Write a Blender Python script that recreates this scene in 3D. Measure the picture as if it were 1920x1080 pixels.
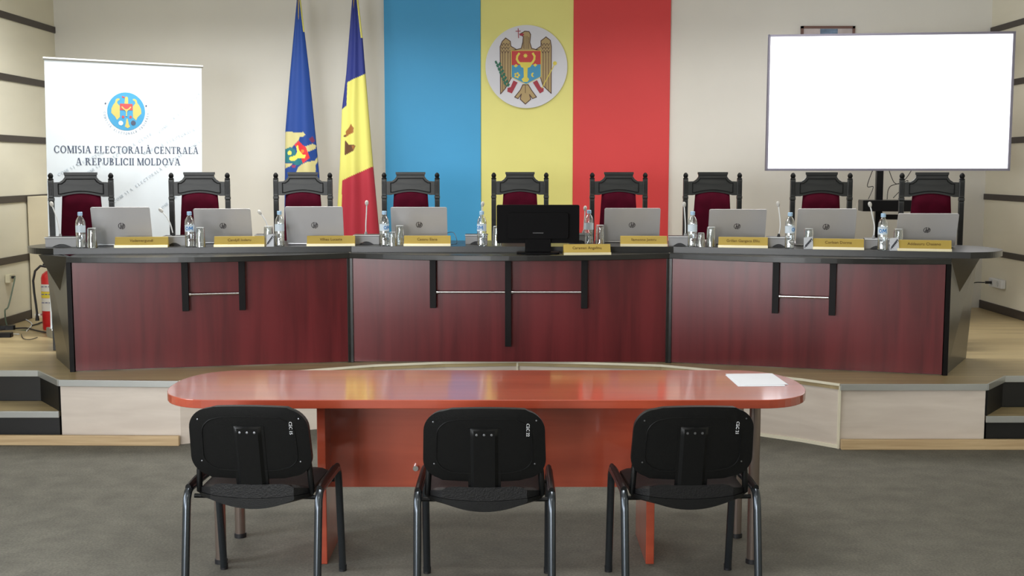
import bpy, bmesh, math, random
from mathutils import Vector, Matrix
from mathutils.geometry import tessellate_polygon
random.seed(7)
PI = math.pi
scn = bpy.context.scene
for o in list(bpy.data.objects): bpy.data.objects.remove(o)
COL = scn.collection

# ---------------------------------------------------------------- camera
FPX = 2200.0; PITCH = math.atan(224 / FPX); CH = 1.7
cam_d = bpy.data.cameras.new('camera'); cam = bpy.data.objects.new('camera', cam_d)
COL.objects.link(cam); cam.location = (0, 0, CH)
cam.rotation_euler = (PI / 2 - PITCH, 0, 0)
cam_d.sensor_width = 36; cam_d.lens = FPX / 1920 * 36; cam_d.clip_start = .05
scn.camera = cam
# ---------------------------------------------------------------- world, light, exposure
scn.view_settings.view_transform = 'Standard'; scn.view_settings.look = 'None'
scn.view_settings.gamma = 1; scn.view_settings.use_curve_mapping = False
scn.view_settings.exposure = -0.13
w = bpy.data.worlds.new('world'); scn.world = w; w.use_nodes = True
w.node_tree.nodes['Background'].inputs[0].default_value = (.8, .9, 1, 1)
w.node_tree.nodes['Background'].inputs[1].default_value = .6

def area(name, loc, target, sx, sy, power, col, spread=180):
    d = bpy.data.lights.new(name, 'AREA'); d.shape = 'RECTANGLE'; d.size = sx; d.size_y = sy
    d.energy = power; d.color = col
    o = bpy.data.objects.new(name, d); COL.objects.link(o); o.location = loc
    o.rotation_euler = (Vector(target) - Vector(loc)).to_track_quat('-Z', 'Y').to_euler()
    d.spread = math.radians(spread)
    return o
# daylight through the three windows of the left wall and the windows behind the camera
for k, y in enumerate((-1.2, 1.2, 3.6)):
    area('window_daylight', (-4.08, y, 1.75), (0, y, 1.45), 1.5, 1.7, 85, (.93, .97, 1))
area('rear_daylight', (-2.95, -3.9, 1.7), (-1.4, 4, 1.2), 2.2, 1.9, 320, (.95, .97, 1))
area('ceiling_light', (0, 1.2, 3.55), (0, 1.2, 0), 2.4, .6, 30, (1, .95, .86))
area('ceiling_light', (0, 4.6, 3.55), (0, 4.6, 0), 2.4, .6, 35, (1, .98, .93), 120)
area('ceiling_light', (-2.2, 8.7, 3.55), (-2.2, 9.0, 0), 2.6, .5, 115, (1, .99, .96), 145)
area('ceiling_light', (1.9, 8.7, 3.55), (1.9, 9.0, 0), 2.6, .5, 66, (1, .97, .93), 145)

# ---------------------------------------------------------------- helpers
_c, _s = math.cos(PITCH), math.sin(PITCH)
def _ray(px, py):
    u = (px - 960) / FPX; v = (540 - py) / FPX
    return Vector((u, _c + v * _s, -_s + v * _c))
def atZ(px, py, z):          # point of the plan at height z
    r = _ray(px, py); return Vector((0, 0, CH)) + r * ((z - CH) / r.z)
def atY(px, py, y):          # point at distance y from the camera plane
    r = _ray(px, py); return Vector((0, 0, CH)) + r * (y / r.y)
def atX(px, py, x):
    r = _ray(px, py); return Vector((0, 0, CH)) + r * (x / r.x)

def srgb(r, g, b):
    f = lambda v: (v / 255 / 12.92) if v / 255 <= .04045 else ((v / 255 + .055) / 1.055) ** 2.4
    return (f(r), f(g), f(b), 1)
MATS = {}
def mat(name, col, rough=.5, metal=0, noise=0, scale=(5, 5, 5), bump=0, coat=0, emit=0, spec=.5, detail=4, sheen=0):
    if name in MATS: return MATS[name]
    m = bpy.data.materials.new(name); m.use_nodes = True; nt = m.node_tree; N = nt.nodes; L = nt.links
    b = N['Principled BSDF']; c = srgb(*col)
    b.inputs['Base Color'].default_value = c; b.inputs['Roughness'].default_value = rough
    b.inputs['Metallic'].default_value = metal; b.inputs['Coat Weight'].default_value = coat
    b.inputs['Coat Roughness'].default_value = .12; b.inputs['Specular IOR Level'].default_value = spec
    if sheen: b.inputs['Sheen Weight'].default_value = sheen
    if emit:
        b.inputs['Emission Color'].default_value = c; b.inputs['Emission Strength'].default_value = emit
    tc = N.new('ShaderNodeTexCoord'); mp = N.new('ShaderNodeMapping'); mp.inputs['Scale'].default_value = scale
    nz = N.new('ShaderNodeTexNoise'); nz.inputs['Scale'].default_value = 1; nz.inputs['Detail'].default_value = detail
    L.new(tc.outputs['Object'], mp.inputs['Vector']); L.new(mp.outputs[0], nz.inputs['Vector'])
    nn = noise or .02
    rp = N.new('ShaderNodeValToRGB'); e = rp.color_ramp.elements
    e[0].position = .3; e[1].position = .7
    e[0].color = tuple(max(0, v * (1 - nn)) for v in c[:3]) + (1,); e[1].color = tuple(min(1, v * (1 + nn)) for v in c[:3]) + (1,)
    L.new(nz.outputs['Fac'], rp.inputs[0]); L.new(rp.outputs[0], b.inputs['Base Color'])
    if bump:
        bp = N.new('ShaderNodeBump'); bp.inputs['Strength'].default_value = bump; bp.inputs['Distance'].default_value = .01
        L.new(nz.outputs['Fac'], bp.inputs['Height']); L.new(bp.outputs[0], b.inputs['Normal'])
    MATS[name] = m; return m
def clear_mat(name, tint, gloss=.12, rough=.03):
    if name in MATS: return MATS[name]
    m = bpy.data.materials.new(name); m.use_nodes = True; N = m.node_tree.nodes; L = m.node_tree.links
    N.remove(N['Principled BSDF']); out = N['Material Output']
    t = N.new('ShaderNodeBsdfTransparent'); t.inputs[0].default_value = tint
    g = N.new('ShaderNodeBsdfGlossy'); g.inputs['Roughness'].default_value = rough
    lw = N.new('ShaderNodeLayerWeight'); lw.inputs[0].default_value = .35
    ad = N.new('ShaderNodeMath'); ad.operation = 'ADD'; ad.inputs[1].default_value = gloss; ad.use_clamp = True
    mx = N.new('ShaderNodeMixShader'); L.new(lw.outputs['Facing'], ad.inputs[0]); L.new(ad.outputs[0], mx.inputs[0])
    L.new(t.outputs[0], mx.inputs[1]); L.new(g.outputs[0], mx.inputs[2]); L.new(mx.outputs[0], out.inputs[0])
    MATS[name] = m; return m
def attr_mat(name, rough=.7):
    m = bpy.data.materials.new(name); m.use_nodes = True; N = m.node_tree.nodes; L = m.node_tree.links
    b = N['Principled BSDF']; b.inputs['Roughness'].default_value = rough
    a = N.new('ShaderNodeAttribute'); a.attribute_name = 'dye'; L.new(a.outputs['Color'], b.inputs['Base Color'])
    nz = N.new('ShaderNodeTexNoise'); nz.inputs['Scale'].default_value = 400
    bp = N.new('ShaderNodeBump'); bp.inputs['Strength'].default_value = .1; bp.inputs['Distance'].default_value = .002
    L.new(nz.outputs[0], bp.inputs['Height']); L.new(bp.outputs[0], b.inputs['Normal'])
    return m
def wood_mat(name, dark, light, rough, scale, coat=0, bands=(.35, .65), spec=.5, wave=None):
    m = bpy.data.materials.new(name); m.use_nodes = True; N = m.node_tree.nodes; L = m.node_tree.links
    b = N['Principled BSDF']; b.inputs['Roughness'].default_value = rough; b.inputs['Coat Weight'].default_value = coat
    b.inputs['Coat Roughness'].default_value = .09; b.inputs['Specular IOR Level'].default_value = spec
    tc = N.new('ShaderNodeTexCoord'); mp = N.new('ShaderNodeMapping'); mp.inputs['Scale'].default_value = scale
    nz = N.new('ShaderNodeTexNoise'); nz.inputs['Scale'].default_value = 1; nz.inputs['Detail'].default_value = 5
    nz.inputs['Distortion'].default_value = .6
    rp = N.new('ShaderNodeValToRGB'); e = rp.color_ramp.elements
    e[0].position, e[1].position = bands; e[0].color = srgb(*dark); e[1].color = srgb(*light)
    L.new(tc.outputs['Object'], mp.inputs[0]); L.new(mp.outputs[0], nz.inputs['Vector'])
    L.new(nz.outputs['Fac'], rp.inputs[0]); L.new(rp.outputs[0], b.inputs['Base Color'])
    MATS[name] = m; return m

class MB:
    def __init__(s): s.v = []; s.f = []; s.sm = []
    def add(s, vs, fs, smooth=False, M=None):
        n = len(s.v); s.v += [tuple(M @ Vector(v)) if M else tuple(v) for v in vs]
        s.f += [tuple(i + n for i in f) for f in fs]; s.sm += [smooth] * len(fs); return s
    def box(s, x0, x1, y0, y1, z0, z1, M=None):
        vs = [(x, y, z) for x in (x0, x1) for y in (y0, y1) for z in (z0, z1)]
        return s.add(vs, [(0, 1, 3, 2), (4, 6, 7, 5), (0, 4, 5, 1), (2, 3, 7, 6), (0, 2, 6, 4), (1, 5, 7, 3)], M=M)
    def prism(s, pts, z0, z1, M=None, smooth=False):   # outline in XY extruded along Z
        n = len(pts)
        a = sum(pts[i][0] * pts[(i + 1) % n][1] - pts[(i + 1) % n][0] * pts[i][1] for i in range(n))
        if a < 0: pts = pts[::-1]
        tri = tessellate_polygon([[Vector((p[0], p[1], 0)) for p in pts]])
        vs = [(p[0], p[1], z0) for p in pts] + [(p[0], p[1], z1) for p in pts]
        fs = []
        for t in tri:
            A, B, C = [Vector((pts[i][0], pts[i][1])) for i in t]
            if (B - A).cross(C - A) < 0: t = t[::-1]
            fs.append(tuple(i + n for i in t)); fs.append(tuple(t[::-1]))
        s.add(vs, fs, M=M)
        s.add(vs, [(i, (i + 1) % n, (i + 1) % n + n, i + n) for i in range(n)], smooth, M=M)
        return s
    def tube(s, path, r, n=10, M=None, caps=True, flat=1.0, up=None):
        P = [Vector(p) for p in path]; R = r if isinstance(r, (list, tuple)) else [r] * len(P)
        vs = []; prev = None
        for i, p in enumerate(P):
            t = (P[min(i + 1, len(P) - 1)] - P[max(i - 1, 0)]).normalized()
            if up is not None: a = Vector(up); a = (a - t * a.dot(t)).normalized()
            elif prev is None:
                a = Vector((0, 0, 1)) if abs(t.z) < .9 else Vector((1, 0, 0)); a = (a - t * a.dot(t)).normalized()
            else: a = (prev - t * prev.dot(t)).normalized()
            prev = a; b = t.cross(a)
            for k in range(n):
                q = 2 * PI * k / n; vs.append(p + (a * math.cos(q) * flat + b * math.sin(q)) * R[i])
        fs = [(i * n + k, i * n + (k + 1) % n, (i + 1) * n + (k + 1) % n, (i + 1) * n + k) for i in range(len(P) - 1) for k in range(n)]
        s.add(vs, fs, True, M)
        if caps:
            m = len(s.v) - len(vs); l = len(P)
            s.f.append(tuple(m + k for k in range(n))[::-1]); s.f.append(tuple(m + (l - 1) * n + k for k in range(n))); s.sm += [False, False]
        return s
    def lathe(s, prof, n=20, M=None, smooth=True):
        vs = [(r * math.cos(2 * PI * k / n), r * math.sin(2 * PI * k / n), z) for r, z in prof for k in range(n)]
        fs = [(i * n + k, i * n + (k + 1) % n, (i + 1) * n + (k + 1) % n, (i + 1) * n + k) for i in range(len(prof) - 1) for k in range(n)]
        return s.add(vs, fs, smooth, M)
    def grid(s, rows, M=None, close=False):
        m = len(rows[0]); vs = [p for r in rows for p in r]
        fs = [(i * m + k, i * m + (k + 1) % m, (i + 1) * m + (k + 1) % m, (i + 1) * m + k) for i in range(len(rows) - 1) for k in range(m if close else m - 1)]
        return s.add(vs, fs, True, M)
    def build(s, name, m, parent=None, bevel=0, seg=2):
        me = bpy.data.meshes.new(name); me.from_pydata(s.v, [], s.f)
        bm = bmesh.new(); bm.from_mesh(me); bmesh.ops.remove_doubles(bm, verts=bm.verts, dist=1e-5)
        bmesh.ops.recalc_face_normals(bm, faces=bm.faces); bm.to_mesh(me); bm.free()
        if any(s.sm) and not bevel:
            me.polygons.foreach_set('use_smooth', [True] * len(me.polygons)); me.set_sharp_from_angle(angle=math.radians(38))
        me.materials.append(m)
        o = bpy.data.objects.new(name, me); COL.objects.link(o)
        if parent: o.parent = parent
        if bevel:
            b = o.modifiers.new('bevel', 'BEVEL'); b.width = bevel; b.segments = seg; b.limit_method = 'ANGLE'; b.angle_limit = .6
        return o
def tag(o, label, cat, group=None, kind=None):
    o['label'] = label; o['category'] = cat
    if group: o['group'] = group
    if kind: o['kind'] = kind
    return o
def thing(name, label, cat, loc=(0, 0, 0), rz=0, group=None):
    o = bpy.data.objects.new(name, None); COL.objects.link(o); o.location = loc; o.rotation_euler = (0, 0, rz)
    o.empty_display_size = .1
    return tag(o, label, cat, group)
def struct(name, mb, m, bevel=0, parent=None):
    o = mb.build(name, m, parent, bevel)
    if not parent: o['kind'] = 'structure'
    return o
KIDS = {}
def dup(o, parent=None):
    c = o.copy(); COL.objects.link(c)
    if parent: c.parent = parent
    for ch in [x for x in bpy.data.objects if x.parent == o]: dup(ch, c)
    return c
def text_mesh(body, size, M, name, m, parent, sx=1.0, depth=.0008, align='CENTER'):
    cu = bpy.data.curves.new('t', 'FONT'); cu.body = body; cu.size = size; cu.align_x = align; cu.align_y = 'CENTER'
    cu.extrude = depth; cu.resolution_u = 2
    to = bpy.data.objects.new('t', cu); COL.objects.link(to)
    dg = bpy.context.evaluated_depsgraph_get(); me = bpy.data.meshes.new_from_object(to.evaluated_get(dg))
    bpy.data.objects.remove(to); bpy.data.curves.remove(cu)
    me.transform(M @ Matrix.Diagonal((sx, 1, 1, 1))); me.name = name; me.materials.clear(); me.materials.append(m)
    o = bpy.data.objects.new(name, me); COL.objects.link(o); o.parent = parent
    return o
def rrect(x0, x1, y0, y1, r, n=5):
    out = []
    for cx, cy, a0 in ((x1 - r, y1 - r, 0), (x0 + r, y1 - r, 90), (x0 + r, y0 + r, 180), (x1 - r, y0 + r, 270)):
        for k in range(n + 1):
            a = math.radians(a0 + 90 * k / n); out.append((cx + r * math.cos(a), cy + r * math.sin(a)))
    return out
def arc_pts(p, q, bow, n=16):      # from p to q bulging to the side of -Y by bow
    p = Vector(p); q = Vector(q); d = (q - p).normalized(); nrm = Vector((d.y, -d.x))
    return [tuple(p + (q - p) * (k / n) + nrm * bow * 4 * (k / n) * (1 - k / n)) for k in range(n + 1)]
def smooth_pts(P_, n=5):
    P_ = [Vector(p) for p in P_]; out = []
    for k in range(len(P_) - 1):
        p0, p1, p2, p3 = P_[max(k - 1, 0)], P_[k], P_[k + 1], P_[min(k + 2, len(P_) - 1)]
        for j in range(n):
            u = j / n; out.append(tuple(.5 * ((2 * p1) + (p2 - p0) * u + (2 * p0 - 5 * p1 + 4 * p2 - p3) * u * u + (3 * p1 - p0 - 3 * p2 + p3) * u ** 3)))
    return out + [tuple(P_[-1])]
UPR = Matrix.Rotation(PI / 2, 4, 'X')       # XY outline -> stands in XZ, extruded towards -Y

# ---------------------------------------------------------------- materials
m_wall = mat('cream_wall_paint', (220, 218, 211), .75, noise=.03, scale=(1.5, 1.5, 1.5))
m_side = mat('cream_wall_panel', (230, 226, 208), .5, noise=.05, scale=(.8, .8, 3))
m_strip = mat('dark_wall_strip', (58, 50, 46), .45)
m_ceil = mat('ceiling_paint', (215, 213, 206), .9)
m_lam = wood_mat('beige_laminate_floor', (160, 142, 106), (182, 164, 124), .35, (1.2, 14, 1))
m_pale = wood_mat('pale_dais_board', (205, 193, 182), (217, 206, 195), .45, (2, 2, 14))
m_kick = wood_mat('light_oak_skirting', (184, 156, 118), (206, 180, 140), .5, (2, 2, 50))
m_alu = mat('step_edge_metal', (186, 188, 186), .35, .6)
m_riser = mat('black_riser', (16, 16, 17), .5)
m_black = wood_mat('black_stained_wood', (20, 20, 19), (30, 30, 28), .3, (3, 3, 20), coat=0, spec=.5)
m_mahog = wood_mat('mahogany_veneer', (84, 20, 25), (108, 32, 37), .27, (9, 9, .7), coat=0, spec=.55)
m_cherry = wood_mat('cherry_laminate', (156, 62, 40), (174, 76, 50), .3, (.9, 10, 10), coat=.9)
m_chrome = mat('chrome', (215, 215, 218), .16, 1)
m_bar = mat('matte_black_bar', (12, 9, 11), .5, spec=.2)
m_silver = mat('silver_laptop_shell', (196, 195, 197), .4, .35)
m_plast = mat('black_plastic', (9, 9, 11), .35, spec=.3)
m_cshell = mat('black_chair_plastic', (9, 10, 11), .42, spec=.3, bump=.15, scale=(300, 300, 300))
m_cfab = mat('black_chair_vinyl', (10, 10, 12), .5, spec=.35, bump=.2, scale=(160, 160, 160))
m_leg = mat('grey_lacquered_tube', (74, 79, 85), .24, .85)
m_carv = wood_mat('dark_carved_wood', (24, 26, 26), (38, 40, 39), .38, (5, 5, 26), coat=0, spec=.42)
m_carvd = mat('dark_carving_groove', (10, 11, 12), .6, spec=.2)
m_velvet = mat('burgundy_velvet', (62, 6, 24), .95, noise=.2, scale=(12, 12, 12), spec=.08)
m_gold = mat('gold_nameplate', (198, 172, 88), .4, .4)
m_goldl = mat('pale_gold_foot', (238, 228, 190), .35, .2)
m_ink = mat('brown_engraving', (108, 82, 34), .6)
m_white = mat('white_plastic', (226, 228, 230), .4)
m_paper = mat('white_paper', (212, 216, 224), .7)
m_lens = mat('grey_plastic', (150, 150, 152), .4)
m_pet = clear_mat('clear_bottle_plastic', (.9, .95, .98, 1), .2)
m_glass = clear_mat('drinking_glass', (.92, .95, .95, 1), .16)
m_cap = mat('pale_blue_cap', (168, 204, 236), .4)
m_red = mat('extinguisher_red', (205, 28, 34), .3, coat=.3)
m_rubber = mat('black_rubber', (22, 22, 26), .5)
m_cable = mat('dark_cable', (40, 40, 46), .5)

# carpet: grey-beige flecked pile
m_carpet = mat('grey_carpet', (96, 94, 86), .95, noise=.16, scale=(7, 7, 7), bump=.4, detail=12)
def retune_carpet():
    N = m_carpet.node_tree.nodes; L = m_carpet.node_tree.links
    nz2 = N.new('ShaderNodeTexNoise'); nz2.inputs['Scale'].default_value = 90; nz2.inputs['Detail'].default_value = 3
    tc = [n for n in N if n.type == 'TEX_COORD'][0]; L.new(tc.outputs['Object'], nz2.inputs['Vector'])
    mx = N.new('ShaderNodeMix'); mx.data_type = 'RGBA'; mx.blend_type = 'OVERLAY'; mx.inputs['Factor'].default_value = .55
    rp = [n for n in N if n.type == 'VALTORGB'][0]
    L.new(rp.outputs[0], mx.inputs['A']); L.new(nz2.outputs['Fac'], mx.inputs['B'])
    L.new(mx.outputs['Result'], N['Principled BSDF'].inputs['Base Color'])
retune_carpet()

# ---------------------------------------------------------------- room shell
XL, XR, YB, YF, ZC, DZ = -4.2, 4.4, 10.95, -4.2, 3.6, .4
struct('floor', MB().box(XL - .1, XR + .1, YF - .1, YB + .1, -.1, 0), m_carpet)
struct('ceiling', MB().box(XL - .1, XR + .1, YF - .1, YB + .1, ZC, ZC + .1), m_ceil)
struct('wall_back', MB().box(XL - .1, XR + .1, YB, YB + .1, 0, ZC), m_wall)
struct('wall_right', MB().box(XR, XR + .1, YF, YB, 0, ZC), m_side)
struct('wall_front', MB().box(XL - .1, XR + .1, YF - .1, YF, 0, ZC), m_wall)
wl = MB()
wl.box(XL - .1, XL, YF, YB, 0, .85).box(XL - .1, XL, YF, YB, 2.65, ZC).box(XL - .1, XL, 4.4, YB, .85, 2.65).box(XL - .1, XL, YF, -2, .85, 2.65)
wl.box(XL - .1, XL, -.4, .4, .85, 2.65).box(XL - .1, XL, 2, 2.8, .85, 2.65)
struct('wall_left', wl, m_side)
m_pane = mat('daylit_pane', (230, 238, 255), .2, emit=1.2)
for k, y in enumerate((-1.2, 1.2, 3.6)):
    f = MB()
    f.box(XL - .08, XL - .02, y - .8, y + .8, .85, .92).box(XL - .08, XL - .02, y - .8, y + .8, 2.58, 2.65)
    f.box(XL - .08, XL - .02, y - .8, y - .73, .92, 2.58).box(XL - .08, XL - .02, y + .73, y + .8, .92, 2.58).box(XL - .08, XL - .02, y - .03, y + .03, .92, 2.58)
    fo = struct('window_%d' % (k + 1), f, m_white)
    MB().box(XL - .1, XL - .085, y - .8, y + .8, .85, 2.65).build('pane', m_pane, fo)
# dark strips on the side walls
for k, z in enumerate([atX(0, y, XL).z for y in (26, 143, 259, 375, 491)]):
    struct('trim_%d' % (k + 1), MB().box(XL, XL + .012, 5.2, YB, z - .029, z + .029), m_strip, .003)
for k, z in enumerate([atX(1920, y, XR).z for y in (40, 151, 262, 373, 484)]):
    struct('trim_%d' % (k + 6), MB().box(XR - .012, XR, 5.2, YB, z - .027, z + .027), m_strip, .003)
struct('baseboard_left', MB().box(XL, XL + .014, 7.6, YB, DZ, DZ + .075), m_strip, .003)
struct('baseboard_right', MB().box(XR - .014, XR, 7.4, YB, DZ, DZ + .075), m_strip, .003)

# dais: raised floor with a concave front, two-step notches at both ends
YL, YR = 7.16, 7.02
arcf = [(-2.05, YL - .04), (-1.5, 7.44), (-.92, 7.72), (-.45, 7.84), (.036, 7.88), (.5, 7.82), (.994, 7.72), (1.45, 7.45), (1.8, 7.2), (1.99, YR)]
front = [(-2.80, YL)] + arcf + [(2.88, YR)]
plan = [(XL, 7.5), (-3.06, 7.5)] + front + [(3.10, 7.3), (XR, 7.3), (XR, YB), (XL, YB)]
struct('floor_dais', MB().prism(plan, .365, DZ), m_lam)
inner = [(x, y + .012) for x, y in plan[:-2]] + plan[-2:]
def ribbon(pts, z0, z1, t):
    mb = MB()
    for a, b in zip(pts[:-1], pts[1:]):
        a = Vector(a); b = Vector(b); d = (b - a).normalized(); n = Vector((d.y, -d.x)) * t
        mb.prism([tuple(a), tuple(b), tuple(b + n), tuple(a + n)], z0, z1)
    return mb
struct('wall_dais_front', MB().prism([(p[0], p[1] + .014) for p in front] + [(2.88, 8.4), (-2.80, 8.4)], 0, .365), m_pale)
struct('trim_11', ribbon([(-2.80, YL), (-2.05, YL - .04)], .362, .402, .014), m_alu, .002)
struct('trim_12', ribbon([(1.99, YR), (2.88, YR)], .362, .402, .014), m_alu, .002)
m_cream = mat('cream_edge', (232, 226, 205), .4)
struct('trim_13', ribbon(arcf, .388, .403, .008), m_cream)
for k, p in enumerate([(.036, 7.88), (1.99, YR)]):
    struct('trim_%d' % (14 + k), MB().box(p[0] - .006, p[0] + .006, p[1] - .004, p[1] + .02, 0, .388), m_cream)
struct('baseboard_left_dais', ribbon([(XL, YL - .005), (-2.05, YL - .045)], 0, .062, .03), m_kick, .004)
struct('baseboard_right_dais', ribbon([(2.0, YR - .0), (XR, YR)], 0, .062, .035), m_kick, .004)
struct('baseboard_curve_dais', ribbon([(1.99, YR), (1.8, 7.2), (1.45, 7.45)], 0, .02, .012), m_cream)
# steps: black risers and pale nosings
struct('floor_step_left', MB().box(XL, -2.82, YL + .012, 7.5, .165, .2), m_lam)
struct('floor_step_right', MB().box(2.90, XR, YR + .012, 7.3, .165, .2), m_lam)
struct('trim_16', MB().box(XL, -2.81, YL - .004, YL + .011, .162, .202), m_alu, .002)
struct('trim_17', MB().box(2.885, XR, YR - .004, YR + .011, .162, .202), m_alu, .002)
struct('trim_18', MB().box(XL, -3.06, 7.486, 7.5, .362, .402), m_alu, .002)
struct('trim_19', MB().box(3.10, XR, 7.286, 7.3, .362, .402), m_alu, .002)
struct('trim_22', ribbon([(-3.06, 7.5), (-2.80, YL)], .362, .402, .012), m_alu, .002)
struct('trim_23', ribbon([(2.88, YR), (3.10, 7.3)], .362, .402, .012), m_alu, .002)
struct('wall_riser_left', MB().box(XL, -2.815, YL + .02, YL + .04, .0, .165).box(XL, -3.06, 7.51, 7.53, .2, .365).prism([(-3.06, 7.51), (-2.815, YL + .02), (-2.80, YL + .04), (-3.05, 7.53)], .2, .365), m_riser)
struct('wall_riser_right', MB().box(2.895, XR, YR + .02, YR + .04, .0, .165).box(3.10, XR, 7.31, 7.33, .2, .365).prism([(3.10, 7.31), (2.895, YR + .02), (2.88, YR + .04), (3.09, 7.33)], .2, .365), m_riser)

# ---------------------------------------------------------------- tricolour wall panels
def wallpanel(px0, px1, name, label, col, t):
    a = atY(px0, 250, YB - t).x; b = atY(px1, 250, YB - t).x
    o = MB().box(a, b, YB - t, YB - .002, DZ + .6, ZC - .02).build(name, mat(name + '_paint', col, .6, noise=.02, scale=(2, 2, 2)), None, .003)
    tag(o, label, 'wall panel', None); return o
wallpanel(722, 901.5, 'blue_wall_panel', 'tall blue panel on the back wall, left band of the tricolour', (62, 156, 210), .03)
wallpanel(901.5, 1074.5, 'yellow_wall_panel', 'tall yellow panel on the back wall behind the round emblem', (224, 220, 134), .02)
wallpanel(1074.5, 1255, 'red_wall_panel', 'tall red panel on the back wall, right band of the tricolour', (208, 60, 62), .03)

# ---------------------------------------------------------------- flat artwork helper
class Art:
    """flat shapes given in artwork units, set on an upright board facing -Y"""
    def __init__(s, parent, f, step=.0012): s.p = parent; s.f = f; s.k = 0; s.step = step
    def poly(s, name, pts, m, lift=1):
        q = [s.f(*p) for p in pts]; s.k += 1
        o = MB().prism([(x, z) for x, z in q], s.step * (lift - 1), s.step * lift, UPR).build(name, m, s.p); return o
    def polys(s, name, lst, m, lift=1):
        mb = MB()
        for i_, pts in enumerate(lst): mb.prism([s.f(*p) for p in pts], s.step * (lift - 1), s.step * lift + (i_ % 9) * 3e-5, UPR)
        return mb.build(name, m, s.p)
def stroke(pts, wd):
    """polyline -> list of quads"""
    out = []
    for a, b in zip(pts[:-1], pts[1:]):
        a = Vector(a); b = Vector(b); d = (b - a)
        if d.length < 1e-6: continue
        d.normalize(); n = Vector((-d.y, d.x)) * wd / 2; e = d * wd * .3
        out.append([tuple(a + n - e), tuple(b + n + e), tuple(b - n + e), tuple(a - n - e)])
    return out
def circ(cx, cy, r, n=32, ry=None, a0=0, a1=360):
    ry = ry or r; full = abs(a1 - a0) >= 360
    return [(cx + r * math.cos(math.radians(a0 + (a1 - a0) * k / n)), cy + ry * math.sin(math.radians(a0 + (a1 - a0) * k / n))) for k in range(n if full else n + 1)]

# round wall emblem
YE = YB - .045
ce = atY(987, 125, YE)
SE = (atY(1087, 125, YE).x - ce.x) / 100 / 5.141
em = thing('wall_emblem', 'round white emblem with eagle and shield on the yellow wall panel', 'emblem', (ce.x, YE, ce.z))
ef = lambda x, y: ((x - 550) * SE, (540 - y) * SE)
a = Art(em, ef)
m_disc = mat('emblem_white', (208, 210, 220), .6)
m_eag = mat('eagle_brown', (172, 150, 106), .6); m_out = mat('eagle_outline', (84, 58, 50), .6)
m_ered = mat('shield_red', (190, 60, 62), .6); m_eblue = mat('shield_blue', (66, 146, 190), .6)
m_eyel = mat('emblem_yellow', (216, 202, 86), .6); m_egrn = mat('leaf_green', (42, 104, 84), .6); m_ewine = mat('leg_wine_red', (158, 50, 66), .6)
disc = MB().prism([ef(*p) for p in circ(550, 540, 395, 64)], -.022, 0, UPR).build('disc', m_disc, em)
LW = [(350, 268), (395, 300), (400, 345), (455, 378), (415, 390), (408, 640), (345, 750), (300, 800), (297, 350), (318, 300)]
RW = [(738, 258), (780, 290), (790, 350), (790, 795), (710, 720), (685, 640), (685, 390), (640, 378), (690, 345), (690, 295)]
HD = [(485, 232), (510, 218), (535, 204), (575, 208), (590, 235), (583, 310), (600, 366), (645, 378), (690, 390), (400, 390), (455, 378), (500, 366), (515, 310), (520, 255), (505, 245)]
TL = [(515, 712), (568, 712), (600, 765), (648, 830), (610, 845), (580, 805), (593, 850), (540, 897), (490, 850), (502, 800), (470, 845), (437, 830), (490, 765)]
a.polys('eagle', [LW, RW, HD, TL], m_eag, 1)
ol = []
for P_ in (LW, RW, HD, TL): ol += stroke(P_ + [P_[0]], 8)
for x, y0, y1 in ((343, 400, 740), (372, 400, 690), (322, 400, 775), (395, 400, 650), (712, 400, 700), (737, 400, 740), (763, 400, 765), (535, 250, 370), (555, 250, 370), (572, 260, 370), (540, 720, 790), (520, 260, 365)):
    ol += stroke([(x, y0), (x, y1)], 5)
for bx in (350, 738):
    for r_ in range(3):
        for c_ in range(3):
            cx = bx - 32 + c_ * 28; cy = 330 + r_ * 34; ol += stroke([(cx - 12, cy - 12), (cx, cy + 12), (cx + 12, cy - 12)], 5)
a.polys('outline', ol, m_out, 2)
a.poly('shield_top', [(405, 388), (690, 388), (690, 518), (405, 526)], m_ered, 3)
a.poly('shield_base', [(405, 526), (690, 518), (690, 636), (548, 708), (405, 640)], m_eblue, 3)
sh = stroke([(405, 388), (690, 388), (690, 636), (548, 708), (405, 640), (405, 388)], 5)
bull = [[(480, 500), (505, 498), (580, 498), (612, 505), (596, 530), (585, 545), (562, 552), (560, 640), (577, 660), (560, 686), (520, 686), (503, 660), (525, 640), (522, 552), (500, 545)]]
hl = [(480, 415), (462, 440), (458, 470), (475, 500), (515, 520)]; hr = [(612, 415), (628, 440), (626, 470), (608, 500), (570, 520)]
bull += stroke(hl, 20) + stroke(hr, 20)
star = []
for k in range(16):
    rr = 24 if k % 2 == 0 else 13; star.append((541 + rr * math.cos(k * PI / 8), 436 + rr * math.sin(k * PI / 8)))
rose = [circ(460 + 19 * math.cos(k * 1.2566), 622 + 19 * math.sin(k * 1.2566), 11, 10) for k in range(5)]
cres = circ(618, 618, 22, 12, None, 100, 260) + circ(628, 618, 16, 10, None, 250, 110)
a.polys('bull_head', bull + [star] + rose + [cres, [(428, 535), (450, 515), (470, 530), (448, 548)], [(615, 525), (635, 510), (656, 524), (634, 542)]] + sh, m_eyel, 4)
a.polys('claw', [[(425, 672), (465, 690), (410, 795), (366, 778), (368, 742), (398, 735)]], m_ewine, 3)
a.polys('claw', [[(612, 690), (652, 668), (688, 735), (716, 745), (716, 775), (680, 795)]], m_ewine, 3)
m_ebeak = m_ewine
a.polys('beak_and_cross', [[(480, 230), (512, 222), (530, 236), (512, 250), (488, 246)]] + stroke([(470, 180), (474, 268)], 7) + stroke([(448, 205), (492, 203)], 7), m_ebeak, 4)
lv = []
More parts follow.
